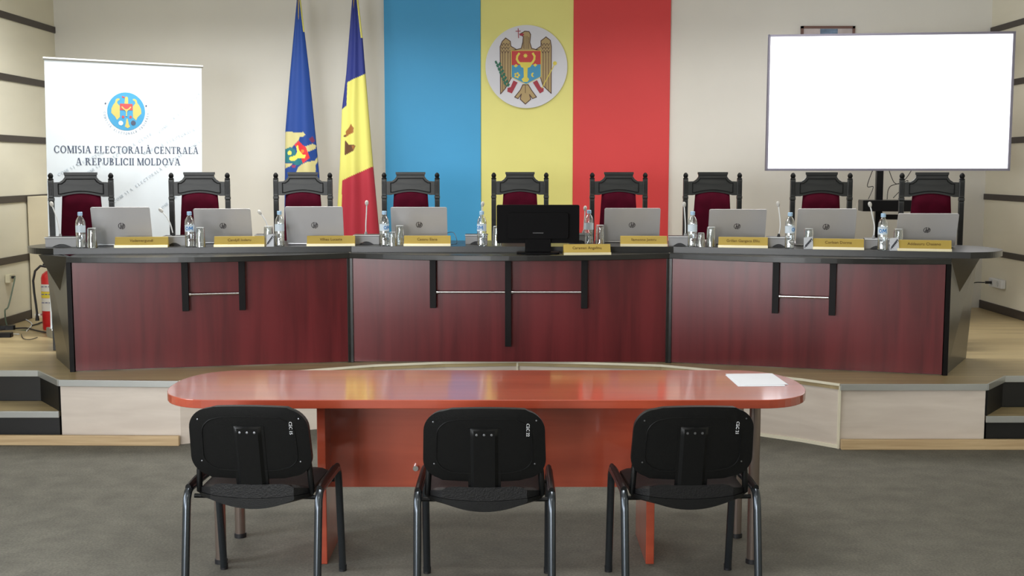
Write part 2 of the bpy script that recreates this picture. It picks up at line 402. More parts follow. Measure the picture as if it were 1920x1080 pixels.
for k in range(14):
    t = k / 13; cx = 270 + 90 * t; cy = 505 + 215 * t; s_ = 24 if k % 2 else -20
    lv.append([(cx, cy - 4), (cx + s_ * .6, cy - 24), (cx + s_ * 1.3, cy - 14), (cx + s_ * .9, cy + 8), (cx + 2, cy + 10)])
a.polys('olive_branch', lv + stroke([(265, 500), (355, 725)], 7), m_egrn, 4)
a.polys('mace', stroke([(700, 745), (815, 530)], 7) + [circ(824, 508, 19, 14)], m_eyel, 4)

# framed picture on the back wall, mostly behind the screen
pa = atY(1502, 50, YB - .02); pb = atY(1603, 50, YB - .02)
pw = pb.x - pa.x; ph = .36
pic = thing('picture_frame', 'brown framed picture on the back wall, peeking above the bright screen', 'picture', ((pa.x + pb.x) / 2, YB - .02, pa.z + .005 - ph / 2), 0)
fr = MB()
for x0, x1, z0, z1 in ((-pw / 2, pw / 2, ph / 2 - .022, ph / 2), (-pw / 2, pw / 2, -ph / 2, -ph / 2 + .022), (-pw / 2, -pw / 2 + .022, -ph / 2, ph / 2), (pw / 2 - .022, pw / 2, -ph / 2, ph / 2)):
    fr.box(x0, x1, -.012, .018, z0, z1)
fr.build('frame', mat('brown_frame', (112, 82, 74), .4), pic)
MB().box(-pw / 2 + .02, pw / 2 - .02, .0, .016, -ph / 2 + .02, ph / 2 - .02).build('print', mat('pale_print', (196, 186, 186), .6, noise=.2, scale=(9, 9, 9)), pic)
MB().box(-.07, .09, -.001, .0, .08, .155).build('print_scene', mat('blue_print', (110, 132, 158), .6, noise=.4, scale=(20, 20, 20)), pic)

# ---------------------------------------------------------------- flags
def inpoly(x, y, P_):
    r = False; n = len(P_)
    for i in range(n):
        (x1, y1), (x2, y2) = P_[i], P_[(i + 1) % n]
        if (y1 > y) != (y2 > y) and x < (x2 - x1) * (y - y1) / (y2 - y1) + x1: r = not r
    return r
def lerp_edge(tbl, y):
    for (y0, a0), (y1, a1) in zip(tbl[:-1], tbl[1:]):
        if y <= y1: return a0 + (a1 - a0) * (y - y0) / (y1 - y0)
    return tbl[-1][1]
def flag(name, label, left, right, ybot, yf, paint, pleats, ph0):
    y0 = -8; nr = int((ybot - y0) / 1.6); nc = 90
    cx = (lerp_edge(left, y0) + lerp_edge(right, y0)) / 2
    base = atY(cx, 0, yf).x
    root = thing(name, label, 'flag', (base, yf, DZ))
    rows = []; cols = []
    for i in range(nr + 1):
        y = y0 + (ybot - y0) * i / nr; xl = lerp_edge(left, y); xr = lerp_edge(right, y); t = i / nr
        row = []
        for k in range(2 * nc):
            if k < nc: u = k / (nc - 1); fr_ = 1
            else: u = 1 - (k - nc) / (nc - 1) * .999; fr_ = -1
            x = xl + (xr - xl) * u
            d = math.sqrt(max(0, 1 - (2 * u - 1) ** 2))
            amp = .01 + .07 * t
            dy = -fr_ * d * amp - (math.sin(u * pleats * PI + ph0 + t * .8) * .020 * (.15 + t) * d if fr_ > 0 else 0)
            p = atY(x, y, yf); p = Vector((p.x - base, dy, p.z - DZ))
            row.append(p); cols.append(paint(x, y) if fr_ > 0 else paint(x, y))
        rows.append(row)
    mb = MB(); mb.grid(rows, close=True)
    me = bpy.data.meshes.new('cloth'); me.from_pydata(mb.v, [], mb.f)
    at = me.color_attributes.new('dye', 'FLOAT_COLOR', 'POINT')
    for i, c in enumerate(cols): at.data[i].color = c
    me.polygons.foreach_set('use_smooth', [True] * len(me.polygons)); me.materials.append(m_cloth)
    o = bpy.data.objects.new('cloth', me); COL.objects.link(o); o.parent = root
    top = rows[0][0].z
    MB().tube([(0, 0, .03), (0, 0, top + .12)], .013, 12).build('pole', mat('flag_pole', (150, 130, 84), .3, .5), root)
    MB().lathe([(0, top + .12), (.016, top + .13), (.02, top + .17), (.008, top + .22), (0, top + .28)], 12).build('finial', mat('gilt', (190, 160, 70), .3, .8), root)
    MB().lathe([(0, 0), (.16, 0), (.16, .02), (.03, .05), (.02, .09), (0, .09)], 24).build('base', m_black, root)
    fring = MB()
    return root
m_cloth = attr_mat('flag_cloth')
cB1 = srgb(18, 60, 136); cB2 = srgb(28, 42, 118); cY = srgb(212, 208, 108); cR = srgb(168, 38, 56)
cBe = srgb(196, 188, 132); cRd = srgb(206, 44, 50); cGr = srgb(28, 110, 120); cBr = srgb(150, 96, 42); cDb = srgb(92, 58, 34); cYl = srgb(226, 214, 90)
def z4(pts): return [(520 + x / 4.91, 230 + y / 4.91) for x, y in pts]
f1 = [(z4([(80, 82), (190, 92), (250, 88), (268, 112), (250, 130), (215, 130), (205, 160), (165, 200), (140, 235), (75, 240)]), cBe),
      (z4([(270, 220), (330, 195), (360, 210), (355, 240), (310, 262), (290, 270)]), cBe),
      (z4([(235, 385), (290, 360), (350, 350), (375, 310), (372, 360), (358, 390), (358, 460), (180, 460), (200, 410)]), cBe),
      (z4([(165, 205), (205, 165), (240, 205), (275, 225), (310, 325), (245, 375), (230, 330), (195, 300), (210, 250), (180, 225)]), cRd),
      (z4([(75, 245), (130, 225), (175, 250), (180, 300), (240, 350), (245, 375), (190, 395), (140, 370), (75, 370)]), cGr),
      (z4([(180, 215), (200, 212), (205, 250), (245, 295), (275, 300), (265, 325), (200, 325), (160, 355), (120, 345), (120, 320), (175, 300), (190, 270)]), cYl),
      (z4(circ(122, 280, 20, 10)), cYl), (z4(circ(243, 262, 16, 10)), srgb(216, 130, 50)),
      (z4([(75, 375), (150, 375), (130, 400), (80, 420)]), cBe),
      (z4([(140, 395), (180, 390), (175, 410), (145, 415)]), srgb(140, 50, 90)),
      (z4([(300, 150), (330, 125), (350, 170), (330, 185), (315, 175)]), srgb(110, 40, 80))]
def paint1(x, y):
    if y < 60 and x > lerp_edge(R1, y) - 2.2: return cY
    c = cB1
    for P_, q in f1:
        if inpoly(x, y, P_): c = q
    return c
L1 = [(-8, 558), (0, 556.5), (135, 544), (245, 535), (330, 534), (432, 533)]; R1 = [(-8, 562), (0, 564), (135, 580), (245, 591), (330, 599), (432, 602)]
L2 = [(-8, 661), (0, 660), (140, 649), (205, 641), (312, 637), (345, 635), (442, 630)]; R2 = [(-8, 668), (0, 672), (70, 680), (140, 685.5), (205, 691), (312, 700), (442, 712)]
f2 = [(z4([(670, 40), (685, 10), (700, 35), (712, 50), (708, 95), (670, 110), (640, 130), (605, 128), (635, 105), (632, 85), (650, 62)]), cBr),
      (z4([(605, 125), (640, 112), (632, 135)]), cDb),
      (z4([(632, 165), (665, 205), (700, 200), (728, 212), (712, 260), (680, 275), (625, 302), (625, 180)]), cDb),
      (z4([(690, 210), (722, 214), (708, 255)]), cBr)]
def paint2(x, y):
    if x < 652 - (y - 150) * .035 - 0:
        b1 = 205 - (x - 642) * .8; b2 = 9999
    else:
        b1 = 153 - (x - 655) * .47; b2 = 337 - (x - 645) * .455
    c = cB2 if y < b1 else (cY if y < b2 else cR)
    if y > 320 and x < 642.5 - (y - 337) * .02: c = cY
    elif y > 337 - (x - 645) * .455: c = cR
    if y < 72 and x > lerp_edge(R2, y) - 3.2: c = cY
    for P_, q in f2:
        if inpoly(x, y, P_): c = q
    return c
flag('blue_flag', 'furled deep blue flag with coat of arms on a pole by the back wall', L1, R1, 432, 10.45, paint1, 3, .6)
flag('tricolor_flag', 'furled blue, yellow and red flag on a pole beside the blue wall panel', L2, R2, 442, 10.4, paint2, 4, 2.0)

# ---------------------------------------------------------------- serif capitals (stroke based)
def serif(ch):
    """unit-height glyph -> (polys, width)"""
    T, t, s = .2, .085, .065
    def R(x0, x1, y0, y1): return [(x0, y0), (x1, y0), (x1, y1), (x0, y1)]
    def stem(x, w_=T, y0=0, y1=1): return [R(x, x + w_, y0, y1), R(x - .08, x + w_ + .08, y0, y0 + s), R(x - .08, x + w_ + .08, y1 - s, y1)]
    def bowl(cx, cy, rx, ry, a0, a1, n=14, th=T):
        o = []
        for k in range(n):
            u, v = [math.radians(a0 + (a1 - a0) * (k + d) / n) for d in (0, 1)]
            f = lambda q: (t + (th - t) * abs(math.cos(q)))
            p = lambda q, e: (cx + (rx - e * f(q)) * math.cos(q), cy + (ry - e * min(f(q), .1)) * math.sin(q))
            o.append([p(u, 0), p(v, 0), p(v, 1), p(u, 1)])
        return o
    def dg(x0, y0, x1, y1, w_): return [[(x0, y0), (x0 + w_, y0), (x1 + w_, y1), (x1, y1)]]
    A_ = lambda: dg(.08, 0, .38, 1, t) + dg(.72, 0, .38, 1, T) + [R(.22, .72, .3, .36), R(0, .26, 0, s), R(.62, 1.0, 0, s)]
    G = {
     'C': (bowl(.48, .5, .48, .52, 42, 318) + [R(.8, .86, .62, .95), R(.8, .86, .08, .3)], .95),
     'O': (bowl(.5, .5, .5, .52, 0, 360, 24), 1.02),
     'M': (stem(.1, t) + stem(.92) + dg(.1, 1, .5, 0, T) + dg(.98, 1, .55, 0, t), 1.2),
     'I': (stem(.08), .36), 'S': (bowl(.36, .74, .3, .27, 50, 270, 10, .15) + bowl(.36, .27, .33, .28, -130, 90, 12, .15), .74),
     'A': (A_(), 1.02), 'Ă': (A_() + bowl(.44, 1.28, .2, .16, 200, 340, 8, .08), 1.02),
     'E': (stem(.1) + [R(.1, .72, 0, s), R(.1, .7, 1 - s, 1), R(.2, .55, .48, .54), R(.68, .75, 0, .24), R(.65, .71, .78, 1), R(.5, .55, .38, .64)], .82),
     'L': (stem(.1) + [R(.1, .72, 0, s), R(.68, .75, 0, .26)], .8),
     'T': (stem(.34) + [R(.02, .84, 1 - s, 1), R(.0, .06, .76, 1), R(.8, .86, .76, 1)], .88),
     'R': (stem(.1) + bowl(.34, .75, .36, .25, -90, 90, 10) + [R(.2, .36, 1 - s, 1), R(.2, .36, .5, .55)] + dg(.74, 0, .36, .52, T) + [R(.72, 1.0, 0, s)], 1.0),
     'N': (stem(.1, t) + stem(.84, t) + dg(.86, 0, .08, 1, T * .9) , 1.04),
     'P': (stem(.1) + bowl(.34, .73, .36, .27, -90, 90, 10) + [R(.2, .36, 1 - s, 1), R(.2, .36, .46, .51)], .8),
     'U': ([R(.1, .1 + T, .3, 1), R(.02, .38, 1 - s, 1), R(.78, .78 + t, .3, 1), R(.68, .96, 1 - s, 1)] + bowl(.475, .32, .375, .34, 180, 360, 12), 1.0),
     'B': (stem(.1) + bowl(.34, .76, .32, .24, -90, 90, 10) + bowl(.36, .27, .38, .27, -90, 90, 10) + [R(.2, .36, 0, s), R(.2, .36, 1 - s, 1), R(.2, .36, .5, .56)], .86),
     'D': (stem(.1) + bowl(.38, .5, .52, .5, -90, 90, 14) + [R(.2, .4, 0, s), R(.2, .4, 1 - s, 1)], 1.0),
     'V': (dg(.4, 0, .04, 1, T) + dg(.48, 0, .84, 1, t) + [R(-.02, .3, 1 - s, 1), R(.72, 1.0, 1 - s, 1)], 1.0)}
    return G[ch]
def serif_line(body, x0, x1, zc, h, sx_extra=1):
    adv = []; tot = 0
    for c_ in body:
        if c_ == ' ': adv.append((None, tot)); tot += .42; continue
        p, w_ = serif(c_); adv.append((p, tot)); tot += w_ + .1
    k = (x1 - x0) / (tot - .1); out = []
    for p, off in adv:
        if p is None: continue
        for q in p: out.append([(x0 + (off + x) * k, zc + (y - .5) * h) for x, y in q])
    return out

# roll-up banner behind the left chairs
bl = Vector((atY(80, 107, 8.9).x, 8.9)); br = Vector((atY(380, 125, 9.62).x, 9.62))
BW = (br - bl).length; brz = math.atan2(br.y - bl.y, br.x - bl.x); bc = (bl + br) / 2
BH = atY(80, 107, 8.9).z - DZ
ban = thing('rollup_banner', 'white roll-up banner with blue emblem and lettering behind the left chairs', 'banner', (bc.x - math.sin(brz) * math.sin(math.radians(3.5)) * BH, bc.y + math.cos(brz) * math.sin(math.radians(3.5)) * BH, DZ), brz)
tilt = thing  # noqa
LEAN = math.radians(3.5)
MB_ = Matrix.Rotation(LEAN, 4, 'X')
def lean(o): o.data.transform(MB_); return o
hw = BW / 2
m_ban = mat('banner_vinyl', (222, 231, 238), .4)
lean(MB().box(-hw + .01, hw - .01, -.002, .002, .06, BH - .01).build('sheet', m_ban, ban))
lean(MB().tube([(-hw, 0, BH - .005), (hw, 0, BH - .005)], .012, 10).build('top_rail', m_alu, ban))
MB().prism(rrect(-.09, .09, 0, .07, .02), -hw, hw, Matrix.Rotation(PI / 2, 4, 'Z') @ Matrix.Rotation(PI / 2, 4, 'X')).build('base_cassette', m_alu, ban)
lean(MB().tube([(0, .02, .06), (0, .02, BH - .03)], .01, 8).build('support_pole', m_alu, ban))
# map photo pixels of the banner to its own sheet
def bf(px, py):
    # u across along the sheet, perspective-aware
    d = Vector((math.cos(brz), math.sin(brz))); o0 = Vector((bc.x, bc.y + .0))
    r = _ray(px, py); n2 = Vector((-d.y, d.x))
    # vertical plane through the sheet top line, offset a little back lower down for the lean
    z = 1.7; 
    for _ in range(3):
        off = math.tan(LEAN) * (DZ + BH - z)
        c0 = o0 + n2 * off
        tt = c0.dot(n2) / (r.x * n2.x + r.y * n2.y); z = CH + r.z * tt
    p = Vector((r.x * tt, r.y * tt)) - c0
    return (p.dot(d), (z - DZ) / math.cos(LEAN))
m_btxt = mat('banner_lettering', (78, 88, 110), .5); m_bblue = mat('banner_blue', (72, 152, 196), .5)
m_byel = mat('banner_gold', (196, 184, 108), .5); m_bred = mat('banner_red', (190, 84, 84), .5); m_bfaint = mat('banner_faint_grey', (150, 162, 178), .5)
LIFT = .003
class BArt(Art):
    def polys(s, name, lst, m, lift=1):
        mb = MB()
        for i_, pts in enumerate(lst): mb.prism([tuple(p) for p in pts], LIFT + .0006 * (lift - 1), LIFT + .0006 * lift + (i_ % 9) * 3e-5, UPR)
        return lean(mb.build(name, m, s.p))
ba = BArt(ban, None)
x0, z0 = bf(101, 278); x1, _ = bf(372, 281); _, zt = bf(237, 272); _, zb = bf(237, 288)
hh = (zt - zb) * .82
_, zm = bf(237, 280)
ba.polys('title_lettering', serif_line('COMISIA ELECTORALĂ CENTRALĂ', x0, x1, zm - .004, hh), m_btxt)
x0, _ = bf(142, 303); x1, _ = bf(338, 303); _, zm = bf(237, 303)
ba.polys('subtitle_lettering', serif_line('A REPUBLICII MOLDOVA', x0, x1, zm, hh), m_btxt)
ecx, ecz = bf(236.5, 209); er = (bf(272, 209)[0] - bf(201, 209)[0]) / 2
ek = er / 383.
eq = lambda x, y: (ecx + (x - 822) * ek, ecz + (525 - y) * ek)
def E_(pts): return [eq(*p) for p in pts]
ba.polys('seal', [E_(circ(822, 525, 383, 48))], m_bblue)
wl_ = [(690, 270), (690, 295), (650, 320), (640, 360), (692, 420), (692, 640), (630, 700), (600, 640), (560, 600), (520, 560), (525, 470), (560, 400), (600, 350), (615, 290), (650, 268)]
wr_ = [(2 * 824 - x, y) for x, y in wl_]
ba.polys('seal_eagle', [E_(wl_), E_(wr_), E_([(800, 240), (835, 225), (862, 250), (862, 380), (785, 380)]), E_([(825, 670), (850, 670), (870, 780), (895, 830), (845, 860), (790, 830), (810, 760)])], m_byel, 2)
ba.polys('seal_shield', [E_([(695, 370), (950, 370), (950, 500), (695, 500)]), ], m_bred, 3)
ba.polys('seal_beak', [E_([(735, 215), (800, 235), (790, 255), (740, 250)])], m_bred, 3)
for q_ in (755, 908): ba.polys('seal_claw', [E_(circ(q_, 635, 28, 10))], m_bred, 3)
ba.polys('seal_bull', [E_(q) for q in stroke([(735, 435), (780, 480), (822, 495), (870, 480), (910, 435)], 26) + [[(785, 490), (865, 490), (835, 530), (835, 620), (812, 620), (812, 530)]]], m_byel, 4)
ba.polys('seal_white_disc', [E_(circ(708, 760, 46, 16))], m_ban, 3)
for q_ in ((962, 752, 50), (408, 375, 18), (1228, 400, 18)): ba.polys('seal_grey_disc', [E_(circ(*q_, 16))], m_btxt, 3)
ring = 'COMISIA ELECTORALĂ CENTRALĂ'; rp_ = []
for i, c_ in enumerate(ring):
    if c_ == ' ': continue
    an = math.radians(184 + 172 * i / (len(ring) - 1)); g, gw = serif(c_)
    for q in g:
        o = []
        for x, y in q:
            lx = (x - gw / 2) * 34; ly = (y - .5) * 46; R_ = 440
            px_ = 822 + (R_ - ly) * math.cos(an) + lx * -math.sin(an) * 1; py_ = 525 - ((R_ - ly) * math.sin(an) + lx * math.cos(an))
            o.append(eq(px_, py_))
        rp_.append(o)
ba.polys('seal_lettering', rp_, m_bfaint, 2)
# faint diagonal lines of lettering over the sheet
for (ax, ay, bx_, by_) in ((215, 380, 384, 262), (270, 290, 380, 238), (300, 250, 381, 172), (110, 330, 200, 285), (160, 330, 290, 250), (300, 395, 384, 330)):
    p0 = bf(ax, ay); p1 = bf(bx_, by_); L_ = math.hypot(p1[0] - p0[0], p1[1] - p0[1]); an = math.atan2(p1[1] - p0[1], p1[0] - p0[0])
    nL = int(L_ / .026); dm = []; src = 'COMISIA ELECTORALĂ CENTRALĂ ' * 3
    for i in range(nL):
        if src[i] == ' ': continue
        g, gw = serif(src[i]); cx = p0[0] + math.cos(an) * i * .026; cz = p0[1] + math.sin(an) * i * .026
        for q in g: dm.append([(cx + (x * .02) * math.cos(an) - (y * .022) * math.sin(an), cz + (x * .02) * math.sin(an) + (y * .022) * math.cos(an)) for x, y in q])
    ba.polys('faint_lettering', dm, mat('banner_watermark', (196, 208, 219), .5))

# ---------------------------------------------------------------- big screen on its stand
ty0, ty1 = 9.72, 9.5
sa = Vector((atY(1441, 68, ty0).x, ty0)); sb = Vector((atY(1903, 57, ty1).x, ty1))
sw = (sb - sa).length; srz = math.atan2(sb.y - sa.y, sb.x - sa.x); sc_ = (sa + sb) / 2
zt = (atY(1441, 68, ty0).z + atY(1903, 57, ty1).z) / 2; zb = (atY(1441, 323, ty0).z + atY(1898, 316, ty1).z) / 2
tv = thing('display_screen', 'large bright white flat screen on a stand at the right', 'screen', (sc_.x, sc_.y, DZ), srz)
h0, h1 = zb - DZ, zt - DZ
bz = MB(); e = .016
bz.box(-sw / 2, sw / 2, -.02, .045, h0, h0 + e).box(-sw / 2, sw / 2, -.02, .045, h1 - e, h1).box(-sw / 2, -sw / 2 + e, -.02, .045, h0, h1).box(sw / 2 - e, sw / 2, -.02, .045, h0, h1)
bz.build('bezel', mat('grey_bezel', (120, 118, 132), .4, .3), tv, .003)
MB().box(-sw / 2 + e, sw / 2 - e, -.012, .04, h0 + e, h1 - e).build('panel', mat('lit_screen', (246, 248, 255), .3, emit=1.35), tv)
MB().box(-sw / 2 + .3, sw / 2 - .3, .041, .09, h0 + .12, h1 - .2).build('rear_housing', m_plast, tv, .01)
sx = -.045 + 0.02
MB().box(sx - .028, sx + .028, .10, .16, .08, h1 - .3).build('post', m_plast, tv, .004)
MB().box(sx - .25, sx + .25, .091, .10, h0 + .2, h1 - .3).build('mount_plate', m_plast, tv, .002)
zsh = atY(1650, 385, 9.65).z - DZ
MB().box(sx - .17, sx + .36, -.12, .0999, zsh - .045, zsh + .045).build('shelf_box', m_plast, tv, .004)
MB().box(sx + .03, sx + .36, .0, .0999, zsh - .115, zsh - .075).build('bracket', m_plast, tv, .004)
MB().box(sx - .4, sx + .4, .07, .19, .03, .08).box(sx - .4, sx - .34, -.3, .45, .03, .08).box(sx + .34, sx + .4, -.3, .45, .03, .08).build('foot', m_plast, tv, .005)
for cxx in (sx - .37, sx + .37):
    for cy in (-.27, .42): MB().tube([(cxx - .012, cy, .03), (cxx + .012, cy, .03)], .03, 14).build('caster', m_rubber, tv)

for k, pts in enumerate(([(sx + .03, .12, h0 + .15), (sx + .12, .13, h0 - .1), (sx + .22, .08, zsh + .2), (sx + .1, .05, zsh + .06)], [(sx + .3, .1, h0 + .1), (sx + .2, .12, h0 - .08), (sx + .08, .1, zsh + .15), (sx + .05, .04, zsh + .05)], [(sx - .02, .12, h0 + .1), (sx - .1, .1, h0 - .12), (sx - .06, .06, zsh + .15), (sx - .1, .04, zsh + .05)])):
    MB().tube(smooth_pts(pts, 8), .003, 6).build('cable', m_rubber, tv)
# ---------------------------------------------------------------- carved chairs
def make_carved_chair():
    r = thing('carved_chair', '', 'chair', (0, 0, 0), 0, 'carved high-backed chairs behind the long desk')
    W = .2325
    for sgn in (-1, 1):
        x = sgn * (W - .021)
        xl_ = sgn * .165; p = MB(); p.box(x - .019, x + .019, -.02, .02, 0, 1.06).box(x - .021, x + .021, -.022, .022, 1.06, 1.085).box(x - .019, x + .019, -.02, .02, 1.085, 1.215)
        po = p.build('post', m_carv, r, .004)
        g = MB()
        for dx in (-.009, 0, .009): g.box(x + dx - .0018, x + dx + .0018, -.0212, -.0196, 1.1, 1.2).box(x + dx - .0018, x + dx + .0018, -.0212, -.0196, .7, 1.045)
        g.build('fluting', m_carvd, po)
        MB().lathe([(0, 1.215), (.02, 1.215), (.021, 1.222), (.014, 1.228), (.019, 1.24), (.019, 1.25), (.012, 1.262), (.005, 1.268), (0, 1.268)], 14, Matrix.Translation((x, 0, 0))).build('finial', m_carvd, r)
        MB().box(xl_ - .018, xl_ + .018, -.39, -.355, 0, .44).build('leg', m_carv, r, .004)
        MB().prism([(xl_ - .01, -.36), (xl_ + .01, -.36), (x + .01, -.015), (x - .01, -.015)], .16, .195).build('stretcher', m_carv, r)
    # crest rail with raised middle (front faces the camera, -Y)
    top = [(-.192, 1.198), (-.15, 1.2), (-.128, 1.215), (-.113, 1.235), (-.112, 1.25), (-.118, 1.256), (-.118, 1.272), (.118, 1.272), (.118, 1.256), (.112, 1.25), (.113, 1.235), (.128, 1.215), (.15, 1.2), (.192, 1.198)]
    bot = [(.192, 1.09)] + [(.155 - .31 * k / 12, 1.09 + .026 * math.sin(PI * k / 12)) for k in range(13)] + [(-.192, 1.09)]
    cr = MB().prism(top + bot, -.014, .016, UPR).build('crest_rail', m_carv, r)
    # raised molding round the recessed panel
    inn = [(-.158, 1.185), (-.135, 1.187), (-.112, 1.203), (-.1, 1.222), (.1, 1.222), (.112, 1.203), (.135, 1.187), (.158, 1.185), (.158, 1.112)] + [(.14 - .28 * k / 10, 1.112 + .02 * math.sin(PI * k / 10)) for k in range(11)] + [(-.158, 1.112)]
    mb = MB()
    for i_, q in enumerate(stroke(inn + [inn[0]], .0085)): mb.prism(q, .016, .0185 + (i_ % 5) * 3e-5, UPR)
    for q in stroke([(-.112, 1.249), (.112, 1.249)], .005): mb.prism(q, .016, .018, UPR)
    mb.build('carved_groove', m_carvd, cr)
    # padded back
    rows = []
    n = 14
    for i in range(n + 1):
        z = .62 + (.475) * i / n; row = []
        hwid = .165 - .03 * i / n
        for k in range(17):
            u = -1 + 2 * k / 16; zt_ = z + (.022 * (1 - u * u) if i == n else .022 * (1 - u * u) * i / n)
            bul = .028 * (1 - u ** 6) * min(1, (1 - (2 * i / n - 1) ** 8) + .1)
            row.append((u * hwid, -.008 - bul, zt_))
        rows.append(row)
    b = MB(); b.grid(rows); b.grid([[(x, .012, z) for x, y, z in rw] for rw in rows])
    per = [rows[0], rows[-1]]
    for rw in per: b.grid([rw, [(x, .012, z) for x, y, z in rw]])
    for idx in (0, -1): b.grid([[rw[idx] for rw in rows], [(rw[idx][0], .012, rw[idx][2]) for rw in rows]])
    b.build('back_cushion', m_velvet, r)
    MB().box(-.192, .192, -.012, .012, .56, .62).build('lower_rail', m_carv, r, .003)
    MB().prism([(-.185, -.385), (.185, -.385), (.192, 0), (-.192, 0)], .40, .44).build('seat_frame', m_carv, r, .004)
    MB().prism([(-.185, -.4), (.185, -.4), (.205, -.03), (-.205, -.03)], .44, .49).build('seat_cushion', m_velvet, r, .015)
    return r
chair0 = make_carved_chair()
chl = ['dark carved chair with burgundy back, leftmost, before the left side of the white banner',
 'dark carved chair with burgundy back at the right edge of the white banner',
 'dark carved chair with burgundy back in front of the blue flag',
 'dark carved chair with burgundy back in front of the blue wall panel',
 'dark carved chair in front of the yellow wall panel, behind the black monitor',
 'dark carved chair with burgundy back in front of the red wall panel',
 'dark carved chair before bare wall between the red panel and the bright screen',
 'dark carved chair with burgundy back under the left part of the bright screen',
 'dark carved chair with burgundy back, rightmost, under the right part of the bright screen']
for i, (cx, y, rz) in enumerate(((152, 8.75, 13), (374, 9.1, 7), (568, 9.28, 3), (770, 9.42, 1), (975, 9.5, 0), (1160, 9.42, -1), (1336, 9.32, -3), (1540, 8.95, -7), (1747, 8.75, -13))):
    o = chair0 if i == 0 else dup(chair0)
    o.location = (atY(cx, 345, y).x, y, DZ); o.rotation_euler = (0, 0, math.radians(rz)); o['label'] = chl[i]

# ---------------------------------------------------------------- long curved desk
TZ = 1.18; LZ = 1.14
WF = [(-3.0, 7.66), (-1.08, 7.88), (1.08, 7.83), (2.86, 7.30)]
wt = [(-3.13, 7.70), (-3.22, 7.80), (-3.27, 7.93), (-3.25, 8.1), (-3.18, 8.3)]
wt = smooth_pts([(-3.0, 7.66)] + wt)[1:]
wtop = WF[:-1] + smooth_pts([(2.86, 7.30), (3.0, 7.34), (3.1, 7.44), (3.17, 7.57), (3.18, 7.72), (3.14, 7.9), (3.02, 8.02)]) + [(1.2, 8.50), (-1.2, 8.54)] + wt[::-1]
tag(MB().prism(wtop, LZ, TZ).build('worktop', m_black, None, .006), 'long black worktop running over the whole curved desk', 'worktop')
def desk_section(name, label, A, B, bow, bars, rods, ends):
    A = Vector(A); B = Vector(B); d = (B - A).normalized(); n = Vector((d.y, -d.x)); ln = (B - A).length; ang = math.atan2(d.y, d.x)
    r = thing(name, label, 'desk', ((A.x + B.x) / 2, (A.y + B.y) / 2, DZ), ang, 'sections of the long curved desk')
    H_ = LZ - DZ - .035; h = ln / 2
    MB().box(-h + .002, h - .002, 0, .02, .006, H_).build('front_panel', m_mahog, r)
    # bow-fronted ledge: outline in local XY
    N_ = 18; out = [(-h - (.03 if 'L' in ends else 0) + (ln + (.03 if ends else 0)) * k / N_, -.02 - bow * 4 * (k / N_) * (1 - k / N_)) for k in range(N_ + 1)]
    bk = .42 if bow < .24 else .4
    MB().prism(out + [(h, .36), (-h, .36)], H_, H_ + .035).build('bowed_ledge', m_black, r, .004)
    # under-ledge support rail
    MB().box(-h + .02, h - .02, .021, .045, .02, .1).box(-h + .02, h - .02, .021, .045, .5, H_).build('inner_rail', m_black, r)
    for sgn, c_ in ((-1, 'L'), (1, 'R')):
        if c_ not in ends:
            MB().box(sgn * h - .02 * (sgn > 0) - .0, sgn * h + .02 * (sgn < 0), -.012, .5, 0, H_).build('side_panel', m_black, r, .002)
    for bx, top_, bot_ in bars:
        x = bx * ln - h
        MB().box(x - .021, x + .021, -.05, -.0005, bot_, H_).build('hanging_bar', m_bar, r, .002)
    for b0, b1, z in rods:
        MB().tube([(b0 * ln - h + .021, -.028, z), (b1 * ln - h - .021, -.028, z)], .009, 12).lathe([(.014, 0), (.014, .012), (0, .012)], 12, Matrix.Translation((b0 * ln - h + .021, -.028, z)) @ Matrix.Rotation(PI / 2, 4, 'Y')).build('chrome_rail', m_chrome, r)
    return r
def barpos(A, B, px, py):
    r_ = _ray(px, py); A = Vector(A); B = Vector(B); d = B - A
    # intersection of the sight line in plan with the panel line
    t = (A.x * r_.y - A.y * r_.x) / (r_.x * d.y - r_.y * d.x) if abs(r_.x * d.y - r_.y * d.x) > 1e-9 else 0
    p = A + d * t; k = p.length / Vector((r_.x, r_.y)).length
    return t, CH + r_.z * k - DZ
PL, PA, PB_, PR = (-2.806, 7.45), (-1.085, 7.825), (1.05, 7.80), (2.715, 7.315)
def bb(A, B, lst): return [(barpos(A, B, x, y)[0], 0, barpos(A, B, x, y)[1]) for x, y in lst]
def rr(A, B, lst): return [(barpos(A, B, x0, y)[0], barpos(A, B, x1, y)[0], barpos(A, B, (x0 + x1) / 2, y)[1]) for x0, x1, y in lst]
dl = desk_section('desk_section', 'left mahogany-fronted section of the long curved desk', PL, PA, .15, bb(PL, PA, [(349, 582), (455, 580)]), rr(PL, PA, [(349, 455, 550)]), 'L')
dm_ = desk_section('desk_section', 'middle mahogany-fronted section of the long desk, with three hanging bars', PA, PB_, .24, bb(PA, PB_, [(813, 576), (953, 648), (1095, 577)]), rr(PA, PB_, [(813, 953, 547), (953, 1095, 547)]), '')
dr = desk_section('desk_section', 'right mahogany-fronted section of the long curved desk', PB_, PR, .15, bb(PB_, PR, [(1454, 586), (1560, 590)]), rr(PB_, PR, [(1454, 1560, 556)]), 'R')
